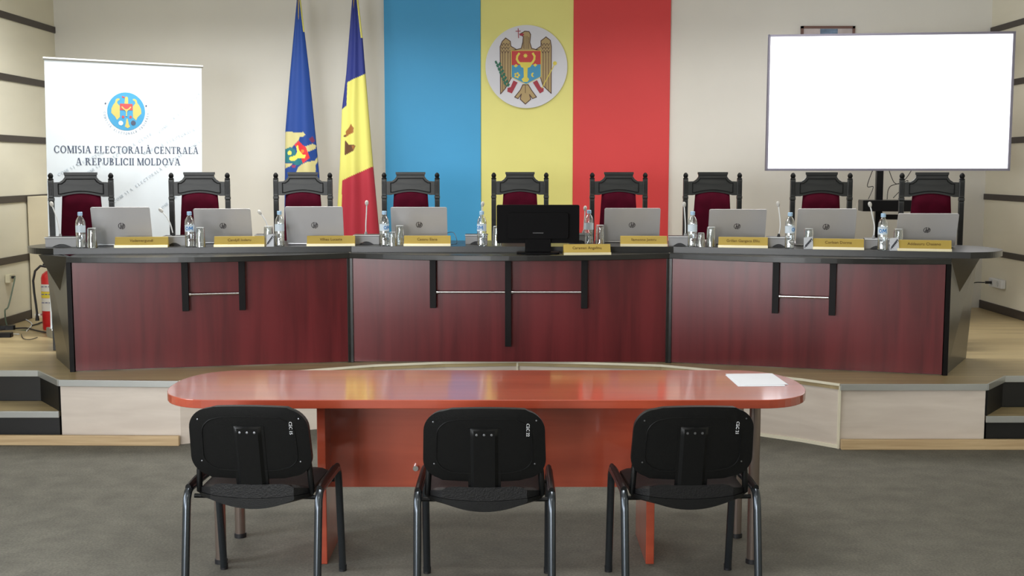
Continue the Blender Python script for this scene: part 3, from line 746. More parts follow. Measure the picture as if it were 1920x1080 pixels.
# black angled ends with a corbel
def desk_end(P, Q, parent, sgn):
    inv = parent.matrix_world
    M = (Matrix.Translation(parent.location) @ Matrix.Rotation(parent.rotation_euler.z, 4, 'Z')).inverted()
    P = Vector(P); Q = Vector(Q); d = (Q - P).normalized(); n = Vector((-d.y, d.x)) * (1 if sgn < 0 else -1)
    zt_ = LZ
    vs = []
    for z, k in ((DZ, 0), (zt_, .05)):
        q2 = Q + Vector((sgn * k, 0))
        vs += [(P.x, P.y, z), (q2.x, q2.y, z), (q2.x - n.x * .03, q2.y - n.y * .03, z), (P.x - n.x * .03, P.y - n.y * .03, z)]
    mb = MB(); mb.add(vs, [(0, 1, 2, 3), (4, 5, 6, 7), (0, 1, 5, 4), (1, 2, 6, 5), (2, 3, 7, 6), (3, 0, 4, 7)], M=M); mb.build('end_panel', m_black, parent)
    L_ = (Q - P).length
    a_ = P + d * L_ * .02; b_ = P + d * L_ * .8; c0 = P + d * L_ * .45 + n * .135; t0 = P + d * L_ * .38
    mb = MB(); mb.add([(a_.x, a_.y, zt_), (b_.x, b_.y, zt_), (c0.x, c0.y, zt_), (t0.x, t0.y, zt_ - .27)], [(0, 1, 2), (0, 1, 3), (1, 2, 3), (2, 0, 3)], M=M)
    mb.build('corbel', m_black, parent)
    w_ = .03; px_ = P.x - sgn * .008
    MB().prism([(px_ - w_ / 2, P.y - .012), (px_ + w_ / 2, P.y - .012), (px_ + w_ / 2, P.y + .03), (px_ - w_ / 2, P.y + .03)], DZ, zt_ - .036, M).build('corner_post', m_bar, parent)
desk_end((-2.83, 7.45), (-3.14, 8.0), dl, -1)
desk_end((2.74, 7.32), (3.13, 8.0), dr, 1)

# ---------------------------------------------------------------- things on the desk
SEATS = ['at the leftmost seat', 'at the second seat from the left', 'at the seat before the blue flag', 'at the seat before the blue wall panel', 'at the middle seat by the black monitor',
         'at the seat before the red wall panel', 'at the third seat from the right', 'at the second seat from the right', 'at the rightmost seat']
def make_laptop():
    r = thing('laptop', '', 'laptop', group='silver laptops open on the long desk')
    MB().prism(rrect(-.193, .193, 0, .255, .012), .004, .018).build('base', m_silver, r, .002)
    for x in (-.16, .16):
        for y in (.02, .23): MB().lathe([(0, 0), (.008, 0), (.008, .0042), (0, .0042)], 8, Matrix.Translation((x, y, 0))).build('rubber_foot', m_rubber, r)
    MB().box(-.17, .17, .05, .14, .018, .0195).build('keyboard', m_plast, r)
    LM = Matrix.Translation((0, .004, .016)) @ Matrix.Rotation(math.radians(14), 4, 'X')
    lid = MB().prism(rrect(-.195, .195, 0, .262, .012), 0, .007, LM @ UPR).build('lid', m_silver, r, .002)
    MB().box(-.185, .185, .0002, .0015, .012, .25, LM).build('display', m_plast, lid)
    MB().tube([(-.15, .006, .016), (.15, .006, .016)], .007, 10).build('hinge', m_lens, r)
    cx, cz, R_ = 0, .128, .023; sc = lambda L_: [((x * 1.35), .128 + (z - .128) * 1.35) for x, z in L_]
    lg = MB(); Lf = LM @ UPR
    for k in range(24):
        a0, a1 = 2 * PI * k / 24, 2 * PI * (k + 1) / 24
        if k in (5, 6, 17, 18): continue
        lg.prism([(cx + R_ * math.cos(a0), cz + R_ * math.sin(a0)), (cx + R_ * math.cos(a1), cz + R_ * math.sin(a1)), (cx + R_ * .82 * math.cos(a1), cz + R_ * .82 * math.sin(a1)), (cx + R_ * .82 * math.cos(a0), cz + R_ * .82 * math.sin(a0))], .0072, .0082, Lf)
    for q in stroke(sc([(-.0075, .114), (-.0015, .144)]), .0035 * 1.3) + stroke(sc([(-.0045, .128), (.0005, .130), (-.0025, .115)]), .0032 * 1.3) + stroke(sc([(.0018, .112), (.0065, .137)]), .0035 * 1.3) + stroke(sc([(.0058, .136), (.011, .134), (.0085, .122), (.004, .12)]), .0032 * 1.3):
        lg.prism(q, .0072, .0082, Lf)
    lg.build('logo', mat('dark_logo', (88, 84, 88), .3, .5), lid)
    return r
lap0 = make_laptop()
LAP = [(0, 232, 461, 388, 3), (1, 421, 457, 391, 2), (2, 592, 459, 387, 1), (3, 787, 456, 388, 0), (5, 1184, 455, 390, -1), (6, 1380, 458, 392, -2), (7, 1546, 461, 391, -3), (8, 1734, 464, 400, -4)]
first = True
for s_, px, py, pt, rz in LAP:
    p = atZ(px, py, TZ); o = lap0 if first else dup(lap0); first = False
    if s_ in (0, 2, 7, 8): pass
    o.location = (p.x, p.y, TZ); o.rotation_euler = (0, 0, math.radians(rz)); o.scale = (1, 1, (atY(px, pt, p.y - .05).z - TZ) / .27); o['label'] = 'open silver laptop seen from behind ' + SEATS[s_]

# monitor
pm = atZ(1009, 477, LZ)
mon = thing('monitor', 'black desktop monitor seen from behind at the middle of the desk', 'monitor', (pm.x, pm.y + .07, LZ), 0)
SC = .545; m_mon = mat('black_monitor_plastic', (5, 4, 6), .6, spec=.12)
mtop = atY(1009, 384, pm.y + .08).z - LZ; mbot = .07
mbk = MB().prism(rrect(-SC / 2, SC / 2, mbot, mtop, .01), -.02, .014, UPR).build('housing', m_mon, mon, .004)
MB().prism(rrect(-.2, .2, mbot + .03, mtop - .05, .02), .014, .034, UPR).build('rear_cover', m_mon, mon, .006)
MB().box(-.26, .26, .0201, .0215, mbot + .015, mtop - .015).build('display', m_rubber, mon)
MB().box(-.085, .085, -.03, .014, .012, mbot + .03).build('neck', m_mon, mon, .003)
MB().prism(rrect(-.14, .14, -.07, .055, .02), 0, .012).build('foot', m_mon, mon, .003)
MB().box(-.035, .035, -.0352, -.034, .135, .142).build('badge', mat('grey_badge', (58, 58, 60), .4), mon)

# nameplates
def plate(i, x0, x1, ytop, ybot, z, text, rz=0):
    c = atZ((x0 + x1) / 2, ybot, z); s = FPX / (c.y * _c + (CH - z) * _s)
    w_ = (x1 - x0) / s; h_ = .068
    r = thing('nameplate', 'gold nameplate with engraved name ' + SEATS[i], 'nameplate', (c.x, c.y, z), math.radians(rz), 'gold nameplates along the desk')
    prof = [(0, 0), (.004, .016), (.012, .016), (.034, h_), (.046, h_), (.066, 0)]
    T_ = Matrix.Rotation(PI / 2, 4, 'Z') @ Matrix.Rotation(PI / 2, 4, 'X')
    MB().prism(prof, -w_ / 2, w_ / 2, T_).build('plate', m_gold, r, .0015)
    MB().box(-w_ / 2 - .001, w_ / 2 + .001, -.003, -.0005, .0, .016).build('foot_edge', m_goldl, r)
    tl = math.atan2(.022, h_ - .016)
    TM = Matrix.Translation((0, .0215, .044)) @ Matrix.Rotation(PI / 2 - tl, 4, 'X')
    text_mesh(text, .026, TM, 'engraved_name', m_ink, r, sx=1.0)
    return r
PLT = [(0, 216, 313, 444, 464, 'Vademergundi'), (1, 401, 494, 442, 463, 'Candyll Ioderu'), (2, 574, 664, 442, 462, 'Vilhau Lucaste'), (3, 756, 844, 441, 462, 'Casanu Eiana'),
       (5, 1167, 1256, 442, 464.5, 'Ilamonno Jomru'), (6, 1351, 1443, 443, 466, 'Grilian Gangaca Efilu'), (7, 1537, 1631, 449, 471, 'Corlean Dorma'), (8, 1708, 1808, 451, 476, 'Addauuru Chasano')]
# the worktop's front edge in plan
def clampY(p, back=.012):
    for (ax, ay), (bx, by) in zip(WF[:-1], WF[1:]):
        if ax <= p.x <= bx or (bx == WF[-1][0] and p.x > bx) or (ax == WF[0][0] and p.x < ax):
            ye = ay + (by - ay) * (p.x - ax) / (bx - ax)
            if p.y < ye + back: p.y = ye + back
            break
    return p
for i, a0, a1, t0_, b0, tx in PLT:
    r = plate(i, a0, a1, t0_, b0, TZ, tx, {0: 7, 1: 7, 2: 4, 3: 0, 5: -3, 6: -12, 7: -15, 8: -15}[i])
    r.location = clampY(r.location.copy(), .03)
r = plate(4, 1057, 1146, 456, 478, LZ, 'Caraman Angelinu', 4)

# bottles
def make_bottle(label_col, word, sh):
    r = thing('water_bottle', '', 'bottle', group='plastic water bottles on the long desk')
    prof = [(0, .002), (.026, .001), (.031, .006), (.031, .05), (.0295, .056), (.031, .062), (.031, .095), (.0305, .1), (.0305, .15), (.031, .158), (.028, .178), (.019, .197), (.0125, .206), (.0125, .214)]
    MB().lathe(prof, 24).build('body', m_pet, r)
    MB().lathe([(0, .212), (.0155, .212), (.0155, .233), (.013, .236), (0, .236)], 18).build('cap', m_cap, r)
    lab = MB().lathe([(.0314, .102), (.0314, .148)], 28).build('paper_label', mat('pale_label', (214, 228, 240), .5), r)
    # wrap the lettering round the bottle
    mk = mat('label_blue', (40, 130, 205), .5)
    if word:
        cu = MB()
        for q in word:
            pts = []
            for x, z in q:
                an = -PI / 2 + x / .0315; pts.append((math.cos(an), math.sin(an), z))
            n_ = len(pts)
            cu.add([(p[0] * .0317, p[1] * .0317, p[2]) for p in pts] + [(p[0] * .0322, p[1] * .0322, p[2]) for p in pts], [tuple(range(n_)), tuple(range(n_, 2 * n_))[::-1]] + [(k, (k + 1) % n_, (k + 1) % n_ + n_, k + n_) for k in range(n_)])
        cu.build('label_lettering', mk, lab)
    return r
def letO(cx): return [[(cx + .0105 * math.cos(2 * PI * (k + a) / 16) * (1 if b else .6), .125 + .0125 * math.sin(2 * PI * (k + a) / 16) * (1 if b else .6)) for a, b in ((0, 1), (1, 1), (1, 0), (0, 0))] for k in range(16)]
def letM(cx): return stroke([(cx - .012, .114), (cx - .009, .137), (cx, .12), (cx + .009, .137), (cx + .012, .114)], .005)
def word(shift): return [[(x + shift, z) for x, z in q] for q in letO(-.013) + letM(.013)]
BT = [(151, 465, .06), (355.5, 463.5, .004), (525, 461.5, .05), (720.5, 461.5, .022), (903, 462.5, -.018), (1104, 458, .06), (1301, 464, .07), (1487, 468, .028), (1664, 471.5, -.012)]
for i, (px, py, sh) in enumerate(BT):
    o = make_bottle(None, word(sh) if abs(sh) < .04 else None, sh); p = atZ(px, py, TZ)
    p = clampY(p, .038); o.location = p; o.location.z = TZ
    o['label'] = 'clear plastic water bottle with pale cap ' + SEATS[i]

# drinking glasses, upside down
def make_glass():
    r = thing('drinking_glass', '', 'glass', group='upturned glasses beside the bottles')
    MB().lathe([(.033, 0), (.0345, .001), (.029, .122), (.027, .127), (0, .127), (0, .117), (.0265, .117), (.0325, .002), (.033, 0)], 24).build('bowl', m_glass, r)
    MB().lathe([(0, .1275), (.0245, .1275), (.026, .1285), (.0245, .131), (0, .131)], 20).build('glass_base', mat('thick_glass', (214, 220, 222), .15), r)
    return r
gl0 = make_glass()
GL = [(171, 465, 0, ''), (376, 463, 1, ''), (504, 460, 2, ''), (750, 458.5, 3, ''), (932, 460, 4, ''), (1125, 457, 5, ''), (1333, 462, 6, ''), (1516, 466, 7, ''), (1684, 467, 8, ''), (735.5, 461.5, 3, 'x'), (1317, 464, 6, 'x')]
for k, (px, py, i, extra) in enumerate(GL):
    o = gl0 if k == 0 else dup(gl0); p = clampY(atZ(px, py, TZ), .04); o.location = (p.x, p.y, TZ)
    if extra:
        o.scale = (.8, .8, .72); o['label'] = 'smaller upturned glass right against the bottle ' + SEATS[i]; o.location.y += .0
    else: o['label'] = 'upturned drinking glass beside the water bottle ' + SEATS[i]
GLO = None
# printed napkin sachets leaning at the glasses
def napkin(px, py, i, w_, h_):
    p = clampY(atZ(px, py, TZ), .02)
    r = thing('napkin_sachet', 'small white printed napkin sachet by the glass ' + SEATS[i], 'napkin', (p.x, p.y, TZ), .1, 'printed napkin sachets on the desk')
    M = Matrix.Rotation(math.radians(-8), 4, 'X')
    MB().prism([(-w_ / 2, 0), (w_ / 2, 0), (w_ / 2 * .9, h_), (-w_ / 2 * .95, h_ * .93)], 0, .006, M @ UPR).build('sachet', m_paper, r)
    mb = MB(); random.seed(i)
    for k in range(6):
        x = -w_ * .3 + w_ * .6 * k / 5; z = h_ * (.25 + .5 * k / 5)
        for q in stroke([(x - .007, z - .012), (x, z + .008), (x + .006, z - .004)], .0045): mb.prism(q, .0062, .0072, M @ UPR)
    mb.build('printed_marks', mat('dark_print', (70, 72, 82), .6), r)
napkin(505, 463, 2, .05, .085); napkin(1521, 468.5, 7, .062, .08); napkin(1688, 472.5, 8, .06, .085)

# conference microphones
def mic(i, x0, x1, yb, path, back=0, hidden=False):
    c = atZ((x0 + x1) / 2, yb, TZ); c = clampY(c, .02); s = FPX / (c.y * _c + (CH - TZ) * _s)
    w_ = max(.15, (x1 - x0) / s); 
    r = thing('conference_microphone', 'grey conference microphone unit with white gooseneck ' + SEATS[i], 'microphone', (c.x, c.y, TZ), math.radians({0: 6, 1: 6, 2: 4, 6: -8, 7: -12, 8: -14}.get(i, 0)), 'gooseneck microphones on the long desk')
    h_ = .058
    body = [(-w_ / 2, 0), (-w_ * .28, 0)] + [(-w_ * .27 + w_ * .54 * k / 8, .003 + .017 * math.sin(PI * k / 8)) for k in range(9)] + [(w_ * .28, 0), (w_ / 2, 0), (w_ / 2, h_), (-w_ / 2, h_)]
    MB().prism(body, -.13, 0, UPR).build('housing', m_lens, r, .002)
    MB().prism([(-w_ * .26, 0)] + [(-w_ * .265 + w_ * .53 * k / 8, .0015 + .0165 * math.sin(PI * k / 8)) for k in range(9)] + [(w_ * .26, 0)], -.12, -.008, UPR).build('speaker_recess', m_rubber, r)
    MB().box(-w_ / 2 - .004, w_ / 2 + .004, -.004, .134, h_, h_ + .008).build('top_plate', m_rubber, r, .002)
    MB().box(-w_ / 2 - .003, w_ / 2 + .003, -.005, -.0035, h_ + .002, h_ + .008).build('edge_strip', m_white, r)
    inv = (Matrix.Translation(r.location) @ Matrix.Rotation(r.rotation_euler.z, 4, 'Z')).inverted()
    yg = c.y + .07
    pts = [inv @ atY(px, py, yg) for px, py in path]
    # densify
    def cr_(t):
        n = len(pts) - 1; f = min(n - 1e-6, t * n); k = int(f); u = f - k
        p0, p1, p2, p3 = pts[max(k - 1, 0)], pts[k], pts[k + 1], pts[min(k + 2, n)]
        return .5 * ((2 * p1) + (p2 - p0) * u + (2 * p0 - 5 * p1 + 4 * p2 - p3) * u * u + (3 * p1 - p0 - 3 * p2 + p3) * u ** 3)
    pts[0] = Vector((pts[0].x, pts[0].y, h_ + .008))
    pp = [cr_(k / 20) for k in range(21)]
    MB().tube(pp, .0042, 8).build('gooseneck', m_white, r)
    b = pp[0]; MB().lathe([(.011, 0), (.009, .012), (.006, .02), (0, .02)], 12, Matrix.Translation(b)).build('collar', m_rubber if i in (1, 7) else m_lens, r)
    e = pp[-1]; dr_ = (pp[-1] - pp[-2]).normalized(); q = dr_.to_track_quat('Z', 'Y').to_matrix().to_4x4()
    MB().lathe([(0, -.008), (.007, -.004), (.0115, .006), (.0125, .016), (.010, .026), (.004, .031), (0, .031)], 14, Matrix.Translation(e) @ q).build('capsule', mat('foam_white', (206, 204, 200), .8), r)
mic(0, 86, 146, 463.5, [(113, 442), (109, 418), (104, 402), (98, 386)])
mic(1, 308, 346, 461, [(325, 440), (320, 422), (313, 408), (304, 397)])
mic(2, 486, 512, 458, [(506, 440), (502, 424), (496, 411), (489, 401)])
mic(3, 663, 711, 458.5, [(686, 436), (686, 420), (687, 400), (687.5, 384)])
mic(4, 874, 912, 458, [(902, 436), (902, 420), (903, 402), (904.5, 386)])
mic(5, 1072, 1104, 456, [(1094, 436), (1095.5, 420), (1096.5, 405), (1097, 394)])
mic(6, 1257, 1292, 461.5, [(1285, 438), (1285, 420), (1284, 402), (1283, 387)])
mic(7, 1441, 1479, 463.5, [(1460, 443), (1463, 425), (1462, 405), (1459.5, 386)])
mic(8, 1628, 1660, 467, [(1638, 446), (1639.5, 425), (1636, 405), (1632, 387)])
def cable(name, label, pts, r_, m, cat='cable', n=8, sub=8):
    P_ = [Vector(p) for p in pts]; out = []
    for k in range(len(P_) - 1):
        p0, p1, p2, p3 = P_[max(k - 1, 0)], P_[k], P_[k + 1], P_[min(k + 2, len(P_) - 1)]
        for j in range(sub):
            u = j / sub; out.append(.5 * ((2 * p1) + (p2 - p0) * u + (2 * p0 - 5 * p1 + 4 * p2 - p3) * u * u + (3 * p1 - p0 - 3 * p2 + p3) * u ** 3))
    out.append(P_[-1]); o = MB().tube(out, r_, n).build(name, m)
    return tag(o, label, cat)
yq = 8.0
c1 = atY(1602, 462, 7.95); c1.z = TZ
cable('wire_aerial', 'thin pale curved wire standing up beside the second laptop from the right', [(c1.x, 7.95, TZ + .002)] + [atY(x, y, 7.95) for x, y in ((1601, 440), (1601, 415), (1604, 398), (1609, 376))], .0022, mat('pale_wire', (186, 172, 160), .4), 'wire')
yq = 8.2
c2 = atZ(858, 455, TZ)
cable('laptop_cable', 'thin black cable looping onto the worktop right of the laptop before the blue panel', [atY(834, 440, 8.28), atY(841, 436, 8.25), atY(850, 436, 8.2), atY(855, 445, 8.15), (c2.x, 8.1, TZ + .003), (c2.x - .06, 8.02, TZ + .003)], .002, m_cable)

# ---------------------------------------------------------------- oval meeting table
X0, X1, Y0, Y1 = -1.5, 1.28, 4.77, 5.49
tb = thing('meeting_table', 'long cherry-red meeting table with rounded ends in front of the dais', 'table', ((X0 + X1) / 2, (Y0 + Y1) / 2, 0))
hx = (X1 - X0) / 2; hy = (Y1 - Y0) / 2; xr = .24; out = []
for sgn in (1, -1):
    for k in range(25):
        a_ = -PI / 2 + PI * k / 24
        e_ = 2 / 2.3
        cxs = math.copysign(abs(math.cos(a_)) ** e_, math.cos(a_)); sns = math.copysign(abs(math.sin(a_)) ** e_, math.sin(a_))
        out.append((sgn * (hx - .26 + .26 * cxs), sgn * hy * sns))
MB().prism(out, .713, .75).build('tabletop', m_cherry, tb, .003)
for k, x in enumerate((-.705, .705)):
    MB().box(x - .018, x + .018, -.21, .21, 0, .713).build('panel_leg', m_cherry, tb, .003)
MB().box(-.687, .687, -.06, -.04, .30, .713).build('modesty_panel', m_cherry, tb)
for x in (-1.15, 1.15):
    for y in (-.19, .17):
        lg = MB().lathe([(.024, .02), (.024, .713)], 16, Matrix.Translation((x, y, 0))).build('tube_leg', mat('dull_chrome', (150, 136, 128), .28, .85), tb)
        MB().lathe([(0, 0), (.028, 0), (.028, .02), (0, .02)], 16, Matrix.Translation((x, y, 0))).build('rubber_foot', m_rubber, lg)
pl_ = atY(780, 876, 5.07)
MB().lathe([(0, 0), (.012, 0), (.012, .025), (0, .025)], 14, Matrix.Translation((pl_.x - tb.location.x, -.06, pl_.z)) @ Matrix.Rotation(PI / 2, 4, 'X')).build('lock', m_chrome, tb)
# sheets of paper
for k, (dx, dy, dz, rz, lab) in enumerate(((0, 0, .0006, 0, 'white paper sheet lying lowest of the two on the meeting table'), (.012, .028, .0018, .05, 'white paper sheet lying on top of another on the meeting table'))):
    q = [atZ(x, y, .75) for x, y in ((1360, 703.5), (1449, 703.5), (1473, 724.5), (1384, 725))]
    cx = sum(p.x for p in q) / 4; cy = sum(p.y for p in q) / 4
    o = MB().prism([(p.x - cx, p.y - cy) for p in q], 0, .001).build('paper_sheet', m_paper); o.location = (cx + dx, cy + dy, .75 + dz); o.rotation_euler = (0, 0, rz)
    tag(o, lab, 'paper', 'papers on the meeting table')

# ---------------------------------------------------------------- visitor chairs (backs towards the camera)
def backsurf(x, z, off):      # chair back: leaning and slightly wrapped
    return (x, -.19 - (z - .5) * .25 + .22 * x * x + off, z)
def panel_mesh(outline, off0, off1, zc, rings=5):
    """closed curved slab following the chair-back surface, outline in (x,z)"""
    mb = MB(); n = len(outline); cx = 0
    for off in (off0, off1):
        rows = [[backsurf(cx + (x - cx) * k / rings, zc + (z - zc) * k / rings, off if k < rings else (off0 + off1) / 2 + (off - (off0 + off1) / 2) * .55) for x, z in outline] for k in range(1, rings + 1)]
        mb.grid(rows, close=True)
        c_ = backsurf(cx, zc, off); mb.add([c_] + [tuple(p) for p in rows[0]], [(0, 1 + k, 1 + (k + 1) % n) for k in range(n)], True)
    a_ = [backsurf(x, z, (off0 + off1) / 2 + (off0 - (off0 + off1) / 2) * .55) for x, z in outline]; b_ = [backsurf(x, z, (off0 + off1) / 2 + (off1 - (off0 + off1) / 2) * .55) for x, z in outline]
    mb.grid([a_, b_], close=True); return mb
def back_outline(w_top, w_bot, z0, z1, r, sag):
    top = rrect(-w_top, w_top, z0, z1, r, 8); out = []
    for x, z in top:
        t = (z - z0) / (z1 - z0); w_ = w_bot + (w_top - w_bot) * t
        x = x * w_ / w_top
        z = z - sag * (1 - (x / w_) ** 2) * (1 - t) + .012 * (1 - (x / w_) ** 2) * t
        out.append((x, z))
    # densify straight runs
    res = []
    for i in range(len(out)):
        a_, b_ = Vector(out[i]), Vector(out[(i + 1) % len(out)]); m_ = max(1, int((b_ - a_).length / .03))
        for k in range(m_):
            p = a_ + (b_ - a_) * k / m_
            if m_ > 3:
                t = (p.y - z0) / (z1 - z0); w_ = w_bot + (w_top - w_bot) * t
                if abs(p.x) < w_ * .93:
                    p.y += (-(sag) * (1 - (p.x / w_) ** 2) if t < .3 else .012 * (1 - (p.x / w_) ** 2)) * 0.9
            res.append(tuple(p))
    return res
def make_visitor_chair():
    r = thing('visitor_chair', '', 'chair', group='black visitor chairs at the meeting table')
    o1 = back_outline(.225, .235, .535, .797, .072, .012)
    panel_mesh(o1, -.012, .004, .66).build('back_shell', m_cshell, r)
    o2 = [(x * .985, .665 + (z - .665) * .985) for x, z in o1]
    panel_mesh(o2, .005, .04, .66).build('back_cushion', m_cfab, r)
    # raised ridge on the shell: an inner panel line
    o3 = [(x * .78, .655 + (z - .655) * .74) for x, z in o1]
    pp = [backsurf(x, z, -.0125) for x, z in o3]
    MB().tube(pp + [pp[0]], .0025, 6, caps=False).build('shell_ridge', m_cshell, r)
    # central bracket
    bk = MB(); rows = []
    for z in (.735, .728, .70, .62, .54, .49, .455): rows.append([backsurf(x, z, -.014 - (.010 if abs(x) < .05 and z < .73 else 0)) for x in (-.062, -.052, -.04, 0, .04, .052, .062)])
    rows2 = [[(x, y + .012, z) for x, y, z in rw] for rw in rows]
    bk.grid(rows); bk.grid(rows2); bk.grid([rows[0], rows2[0]]); bk.grid([rows[-1], rows2[-1]])
    for idx in (0, -1): bk.grid([[rw[idx] for rw in rows], [rw[idx] for rw in rows2]])
    b_ = bk.build('bracket', m_cshell, r)
    sc2 = MB()
    for x in (-.028, 0, .028): sc2.lathe([(0, 0), (.005, 0), (.0045, .003), (0, .0035)], 10, Matrix.Translation(backsurf(x, .712, -.0235)) @ Matrix.Rotation(PI / 2, 4, 'X'))
    sc2.build('screw', mat('screw_metal', (130, 132, 136), .3, .9), b_)
    for x, z in ((-.19, .76), (.195, .765), (-.19, .59), (.19, .59)):
        MB().lathe([(0, 0), (.0035, 0), (.003, .0025), (0, .003)], 8, Matrix.Translation(backsurf(x, z, -.0115)) @ Matrix.Rotation(PI / 2, 4, 'X')).build('rivet', mat('screw_metal', (130, 132, 136), .3, .9), r)
    # side supports between back and frame
    for sgn in (-1, 1):
        MB().tube([(sgn * .205, -.165, .62), (sgn * .215, -.17, .54), (sgn * .22, -.16, .46), (sgn * .2, -.12, .43)], .012, 10).build('back_support', m_cshell, r)
    # seat: padded top and plastic pan whose rear edge dips in the middle
    def seat_rows(zf, zr_, edge, thick):
        rows = []
        for j in range(13):
            v = j / 12; y = -.215 + .43 * v
            wv = .228 * (1 - .06 * (1 - v)) * (1 - .25 * max(0, abs(2 * v - 1) - .8) / .2)
            row = []
            for k in range(17):
                u = -1 + 2 * k / 16
                row.append((u * wv, y, zf(u, v)))
            rows.append(row)
        return rows
    topz = lambda u, v: .478 + .010 * u * u - .03 * max(0, v - .8) / .2 + .02 * max(0, .15 - v) / .15 - .02 * u ** 8
    midz = lambda u, v: .445 + .0 * v + .012 * u * u - .02 * max(0, v - .85) / .15
    botz = lambda u, v: midz(u, v) - .014 - .026 * (1 - u * u) * (1 - .4 * v) - .002
    def slab(za, zb_, s_=1):
        mb = MB(); A = seat_rows(za, 0, 0, 0); B = seat_rows(zb_, 0, 0, 0)
        A = [[(x * s_, y * s_, z) for x, y, z in rw] for rw in A]; B = [[(x * s_, y * s_, z) for x, y, z in rw] for rw in B]
        mb.grid(A); mb.grid(B); mb.grid([A[0], B[0]]); mb.grid([A[-1], B[-1]])
        for idx in (0, -1): mb.grid([[rw[idx] for rw in A], [rw[idx] for rw in B]])
        return mb
    slab(topz, midz).build('seat_cushion', m_cfab, r)
    slab(lambda u, v: midz(u, v) - .001, botz, 1.01).build('seat_pan', m_cshell, r)
    for y in (-.13, .13): MB().tube([(-.25, y, .428), (.25, y, .428)], .009, 8).build('cross_bar', m_cshell, r)
    for sgn in (-1, 1):
        x = sgn * .255
        def leg(path): return MB().tube(path, .0155, 14, flat=1.0, up=(1, 0, 0))
        rear = [(x, -.275, .012), (x, -.215, .40), (x, -.207, .44), (x, -.19, .462), (x, -.165, .47), (x, .0, .47)]
        frt = [(x, .0, .47), (x, .14, .47), (x, .168, .462), (x, .185, .44), (x, .193, .40), (x, .25, .012)]
        leg(rear).build('leg', m_leg, r); leg(frt).build('leg', m_leg, r)
        for y in (-.277, .252):
            MB().lathe([(0, 0), (.0165, 0), (.0172, .028), (0, .028)], 12, Matrix.Translation((x, y, 0))).build('foot_cap', m_rubber, r)
        MB().tube([(x, -.19, .475), (x, -.1, .482), (x, .08, .482), (x, .17, .472)], .017, 10, flat=.7, up=(1, 0, 0)).build('frame_cap', m_cshell, r)
    return r
vc0 = make_visitor_chair()
VC = [(-.985, 4.60, -2.5, 'black visitor chair at the left end of the meeting table', 'CEC 15'), (-.104, 4.56, 0, 'black visitor chair at the middle of the meeting table', 'CEC 22'), (.675, 4.59, 2.5, 'black visitor chair at the right end of the meeting table', 'CEC 21')]
insts = []
for i, (x, y, rz, lb, tx) in enumerate(VC):
    o = vc0 if i == 0 else dup(vc0); insts.append(o)
    o.location = (x, y, 0); o.rotation_euler = (0, 0, math.radians(rz)); o['label'] = lb
m_mark = mat('white_marking', (214, 216, 220), .6)
for (x, y, rz, lb, tx), o in zip(VC, insts):
    bx = .163; bz = .728; p = backsurf(bx, bz, -.0135)
    TM = Matrix.Translation(p) @ Matrix.Rotation(math.atan(.25), 4, 'X') @ Matrix.Rotation(math.atan(.44 * bx), 4, 'Z') @ Matrix.Rotation(PI / 2, 4, 'X') @ Matrix.Rotation(-PI / 2, 4, 'Z')
    text_mesh(tx, .017, TM, 'painted_number', m_mark, o, depth=.0012)

def child(c, p):
    c.parent = p; c.location = (-p.location.x, -p.location.y, -p.location.z)
    for k_ in ('label', 'category'): del c[k_]
# ---------------------------------------------------------------- corner things on the left
cb = atZ(72, 597, DZ)
tag(MB().box(XL + .016, -3.72, 10.15, 10.5, DZ, DZ + 1.06).build('casing_box', mat('cream_casing', (208, 198, 172), .6), None, .004), 'tall cream boxed casing in the left corner behind the extinguisher', 'casing')
ex = atZ(99, 617, DZ); 
fe = thing('fire_extinguisher', 'red fire extinguisher with white and yellow labels by the left wall', 'fire extinguisher', (ex.x, ex.y, DZ))
MB().lathe([(0, 0), (.072, 0), (.076, .01), (.076, .42), (.066, .45), (.04, .472), (.024, .478), (.024, .5), (0, .5)], 28).build('cylinder', m_red, fe)
def band(z0, z1, m, nm): return MB().lathe([(.0768, z0), (.0768, z1)], 28).build(nm, m, fe)
m_lw = mat('label_white', (220, 218, 214), .5); m_ly = mat('label_yellow', (228, 208, 60), .5)
band(.155, .26, m_lw, 'lower_label'); band(.262, .312, m_ly, 'middle_label'); band(.314, .372, m_lw, 'upper_label')
for k_, (zz, tx_) in enumerate(((.22, 'OP-5'), (.288, 'ABC'), (.35, 'OP'))):
    mb = MB()
    for j in range(4): mb.box(-.05 + j * .028, -.03 + j * .028, -.079, -.0775, zz, zz + .008)
    mb.build('label_print', mat('label_print_grey', (110, 110, 140), .6), fe)
MB().box(-.012, .012, -.03, .03, .5, .53).box(-.01, .01, -.13, .02, .53, .545).build('valve_lever', m_rubber, fe, .003)
MB().tube([(-.02, -.03, .51), (-.06, -.05, .52), (-.1, -.06, .48), (-.115, -.07, .4), (-.11, -.07, .3), (-.095, -.08, .2), (-.088, -.085, .14)], .009, 10).build('hose', m_rubber, fe)
MB().lathe([(.010, 0), (.016, -.06), (0, -.06)], 12, Matrix.Translation((-.088, -.085, .14))).build('nozzle', m_rubber, fe)
MB().box(-.105, -.06, -.09, -.05, .12, .135).build('hose_clip', m_white, fe)
sk = atX(70, 511, XL + .03)
so = thing('wall_socket', 'cream socket box on the left wall near the fire extinguisher', 'socket', (XL + .003, sk.y - .55, sk.z), 0)
MB().box(0, .04, -.05, .05, -.035, .035).build('socket_box', mat('cream_plastic', (214, 208, 180), .5), so, .005)
MB().box(.04, .06, -.02, .02, .0, .02).build('plug', m_rubber, so, .003)
sy = sk.y - .55
f0 = atZ(45, 596, DZ)
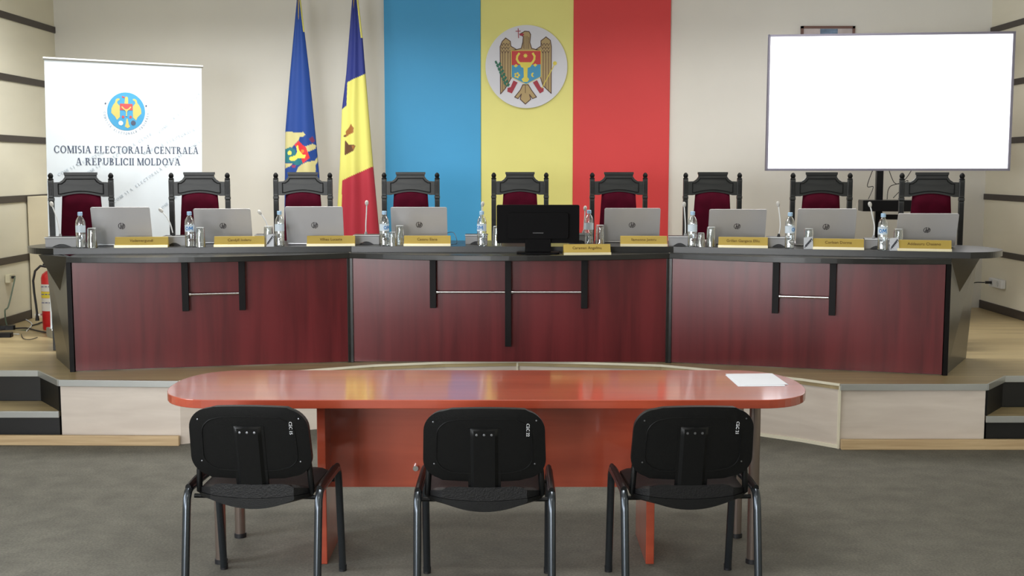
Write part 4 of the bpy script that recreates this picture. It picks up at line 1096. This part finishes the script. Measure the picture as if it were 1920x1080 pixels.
so_c = cable('power_cord', '', [(XL + .065, sy, sk.z + .01), (XL + .1, sy - .1, sk.z - .02), (XL + .11, sy - .25, sk.z - .2), (XL + .1, sy - .3, DZ + .15), (XL + .12, sy - .28, DZ + .005), (XL + .3, sy - .35, DZ + .005)], .006, mat('green_grey_cord', (96, 112, 96), .5)); child(so_c, so)
def fl(x, y, z=.006): p = atZ(x, y, DZ); return (p.x, p.y, DZ + z)
cable('white_cable', 'white cable lying on the dais floor at the far left', [fl(48, 600), fl(60, 609), fl(50, 622)], .005, m_white)
cable('white_floor_cable', 'white cable running out of the left edge along the dais floor', [fl(-30, 625), fl(5, 627), fl(36, 628)], .005, m_white)
cable('black_floor_cable', 'black cable winding across the dais floor left of the extinguisher', [fl(-20, 622, .008), fl(22, 618, .008), fl(50, 617, .008), fl(70, 622, .008), fl(92, 626, .008)], .006, m_cable)
cable('thin_floor_cable', 'thin dark cable looping low on the dais floor at the left', [fl(40, 628), fl(44, 636), fl(56, 638), fl(70, 634)], .003, m_cable)
cable('rear_floor_cable', 'black cable on the floor running back to the cream casing', [fl(60, 612, .008), fl(74, 608, .008), (fl(84, 604)[0], 9.8, DZ + .008), (-3.95, 10.05, DZ + .008)], .006, m_cable)
for k, (x, y, lb) in enumerate(((14, 618, 'black power adapter on the dais floor, farther one'), (8, 632, 'black power adapter on the dais floor, nearer one'))):
    p = fl(x, y, 0); o = MB().prism(rrect(-.06, .06, -.035, .035, .012), 0, .035).build('power_adapter', m_plast, None, .005); o.location = (p[0], p[1], DZ); o.rotation_euler = (0, 0, .3 - k * .2)
    tag(o, lb, 'power adapter', 'power adapters on the floor')
# right wall socket block
sr = atX(1868, 531, XR - .03)
ss = thing('socket_block', 'white double socket block on the right wall with a cord plugged in', 'socket', (XR, sr.y, sr.z))
MB().box(-.045, -.002, -.14, .14, -.04, .04).build('socket_box', m_white, ss, .008)
for y in (-.065, .065): MB().lathe([(0, 0), (.026, 0), (.022, .004), (.02, .001), (0, .001)], 18, Matrix.Translation((-.0455, y, 0)) @ Matrix.Rotation(-PI / 2, 4, 'Y')).build('outlet', mat('outlet_grey', (196, 200, 200), .4), ss)
MB().tube([(-.047, .065, 0), (-.1, .075, .0)], .012, 10).build('plug', m_rubber, ss)
ss_c = cable('power_cord', '', [(XR - .105, sr.y + .075, sr.z), (XR - .25, sr.y + .05, sr.z - .02), (XR - .5, sr.y - .3, sr.z - .18), (XR - .9, sr.y - .8, DZ + .2), (XR - 1.3, sr.y - 1.0, DZ + .006)], .005, m_cable); child(ss_c, ss)
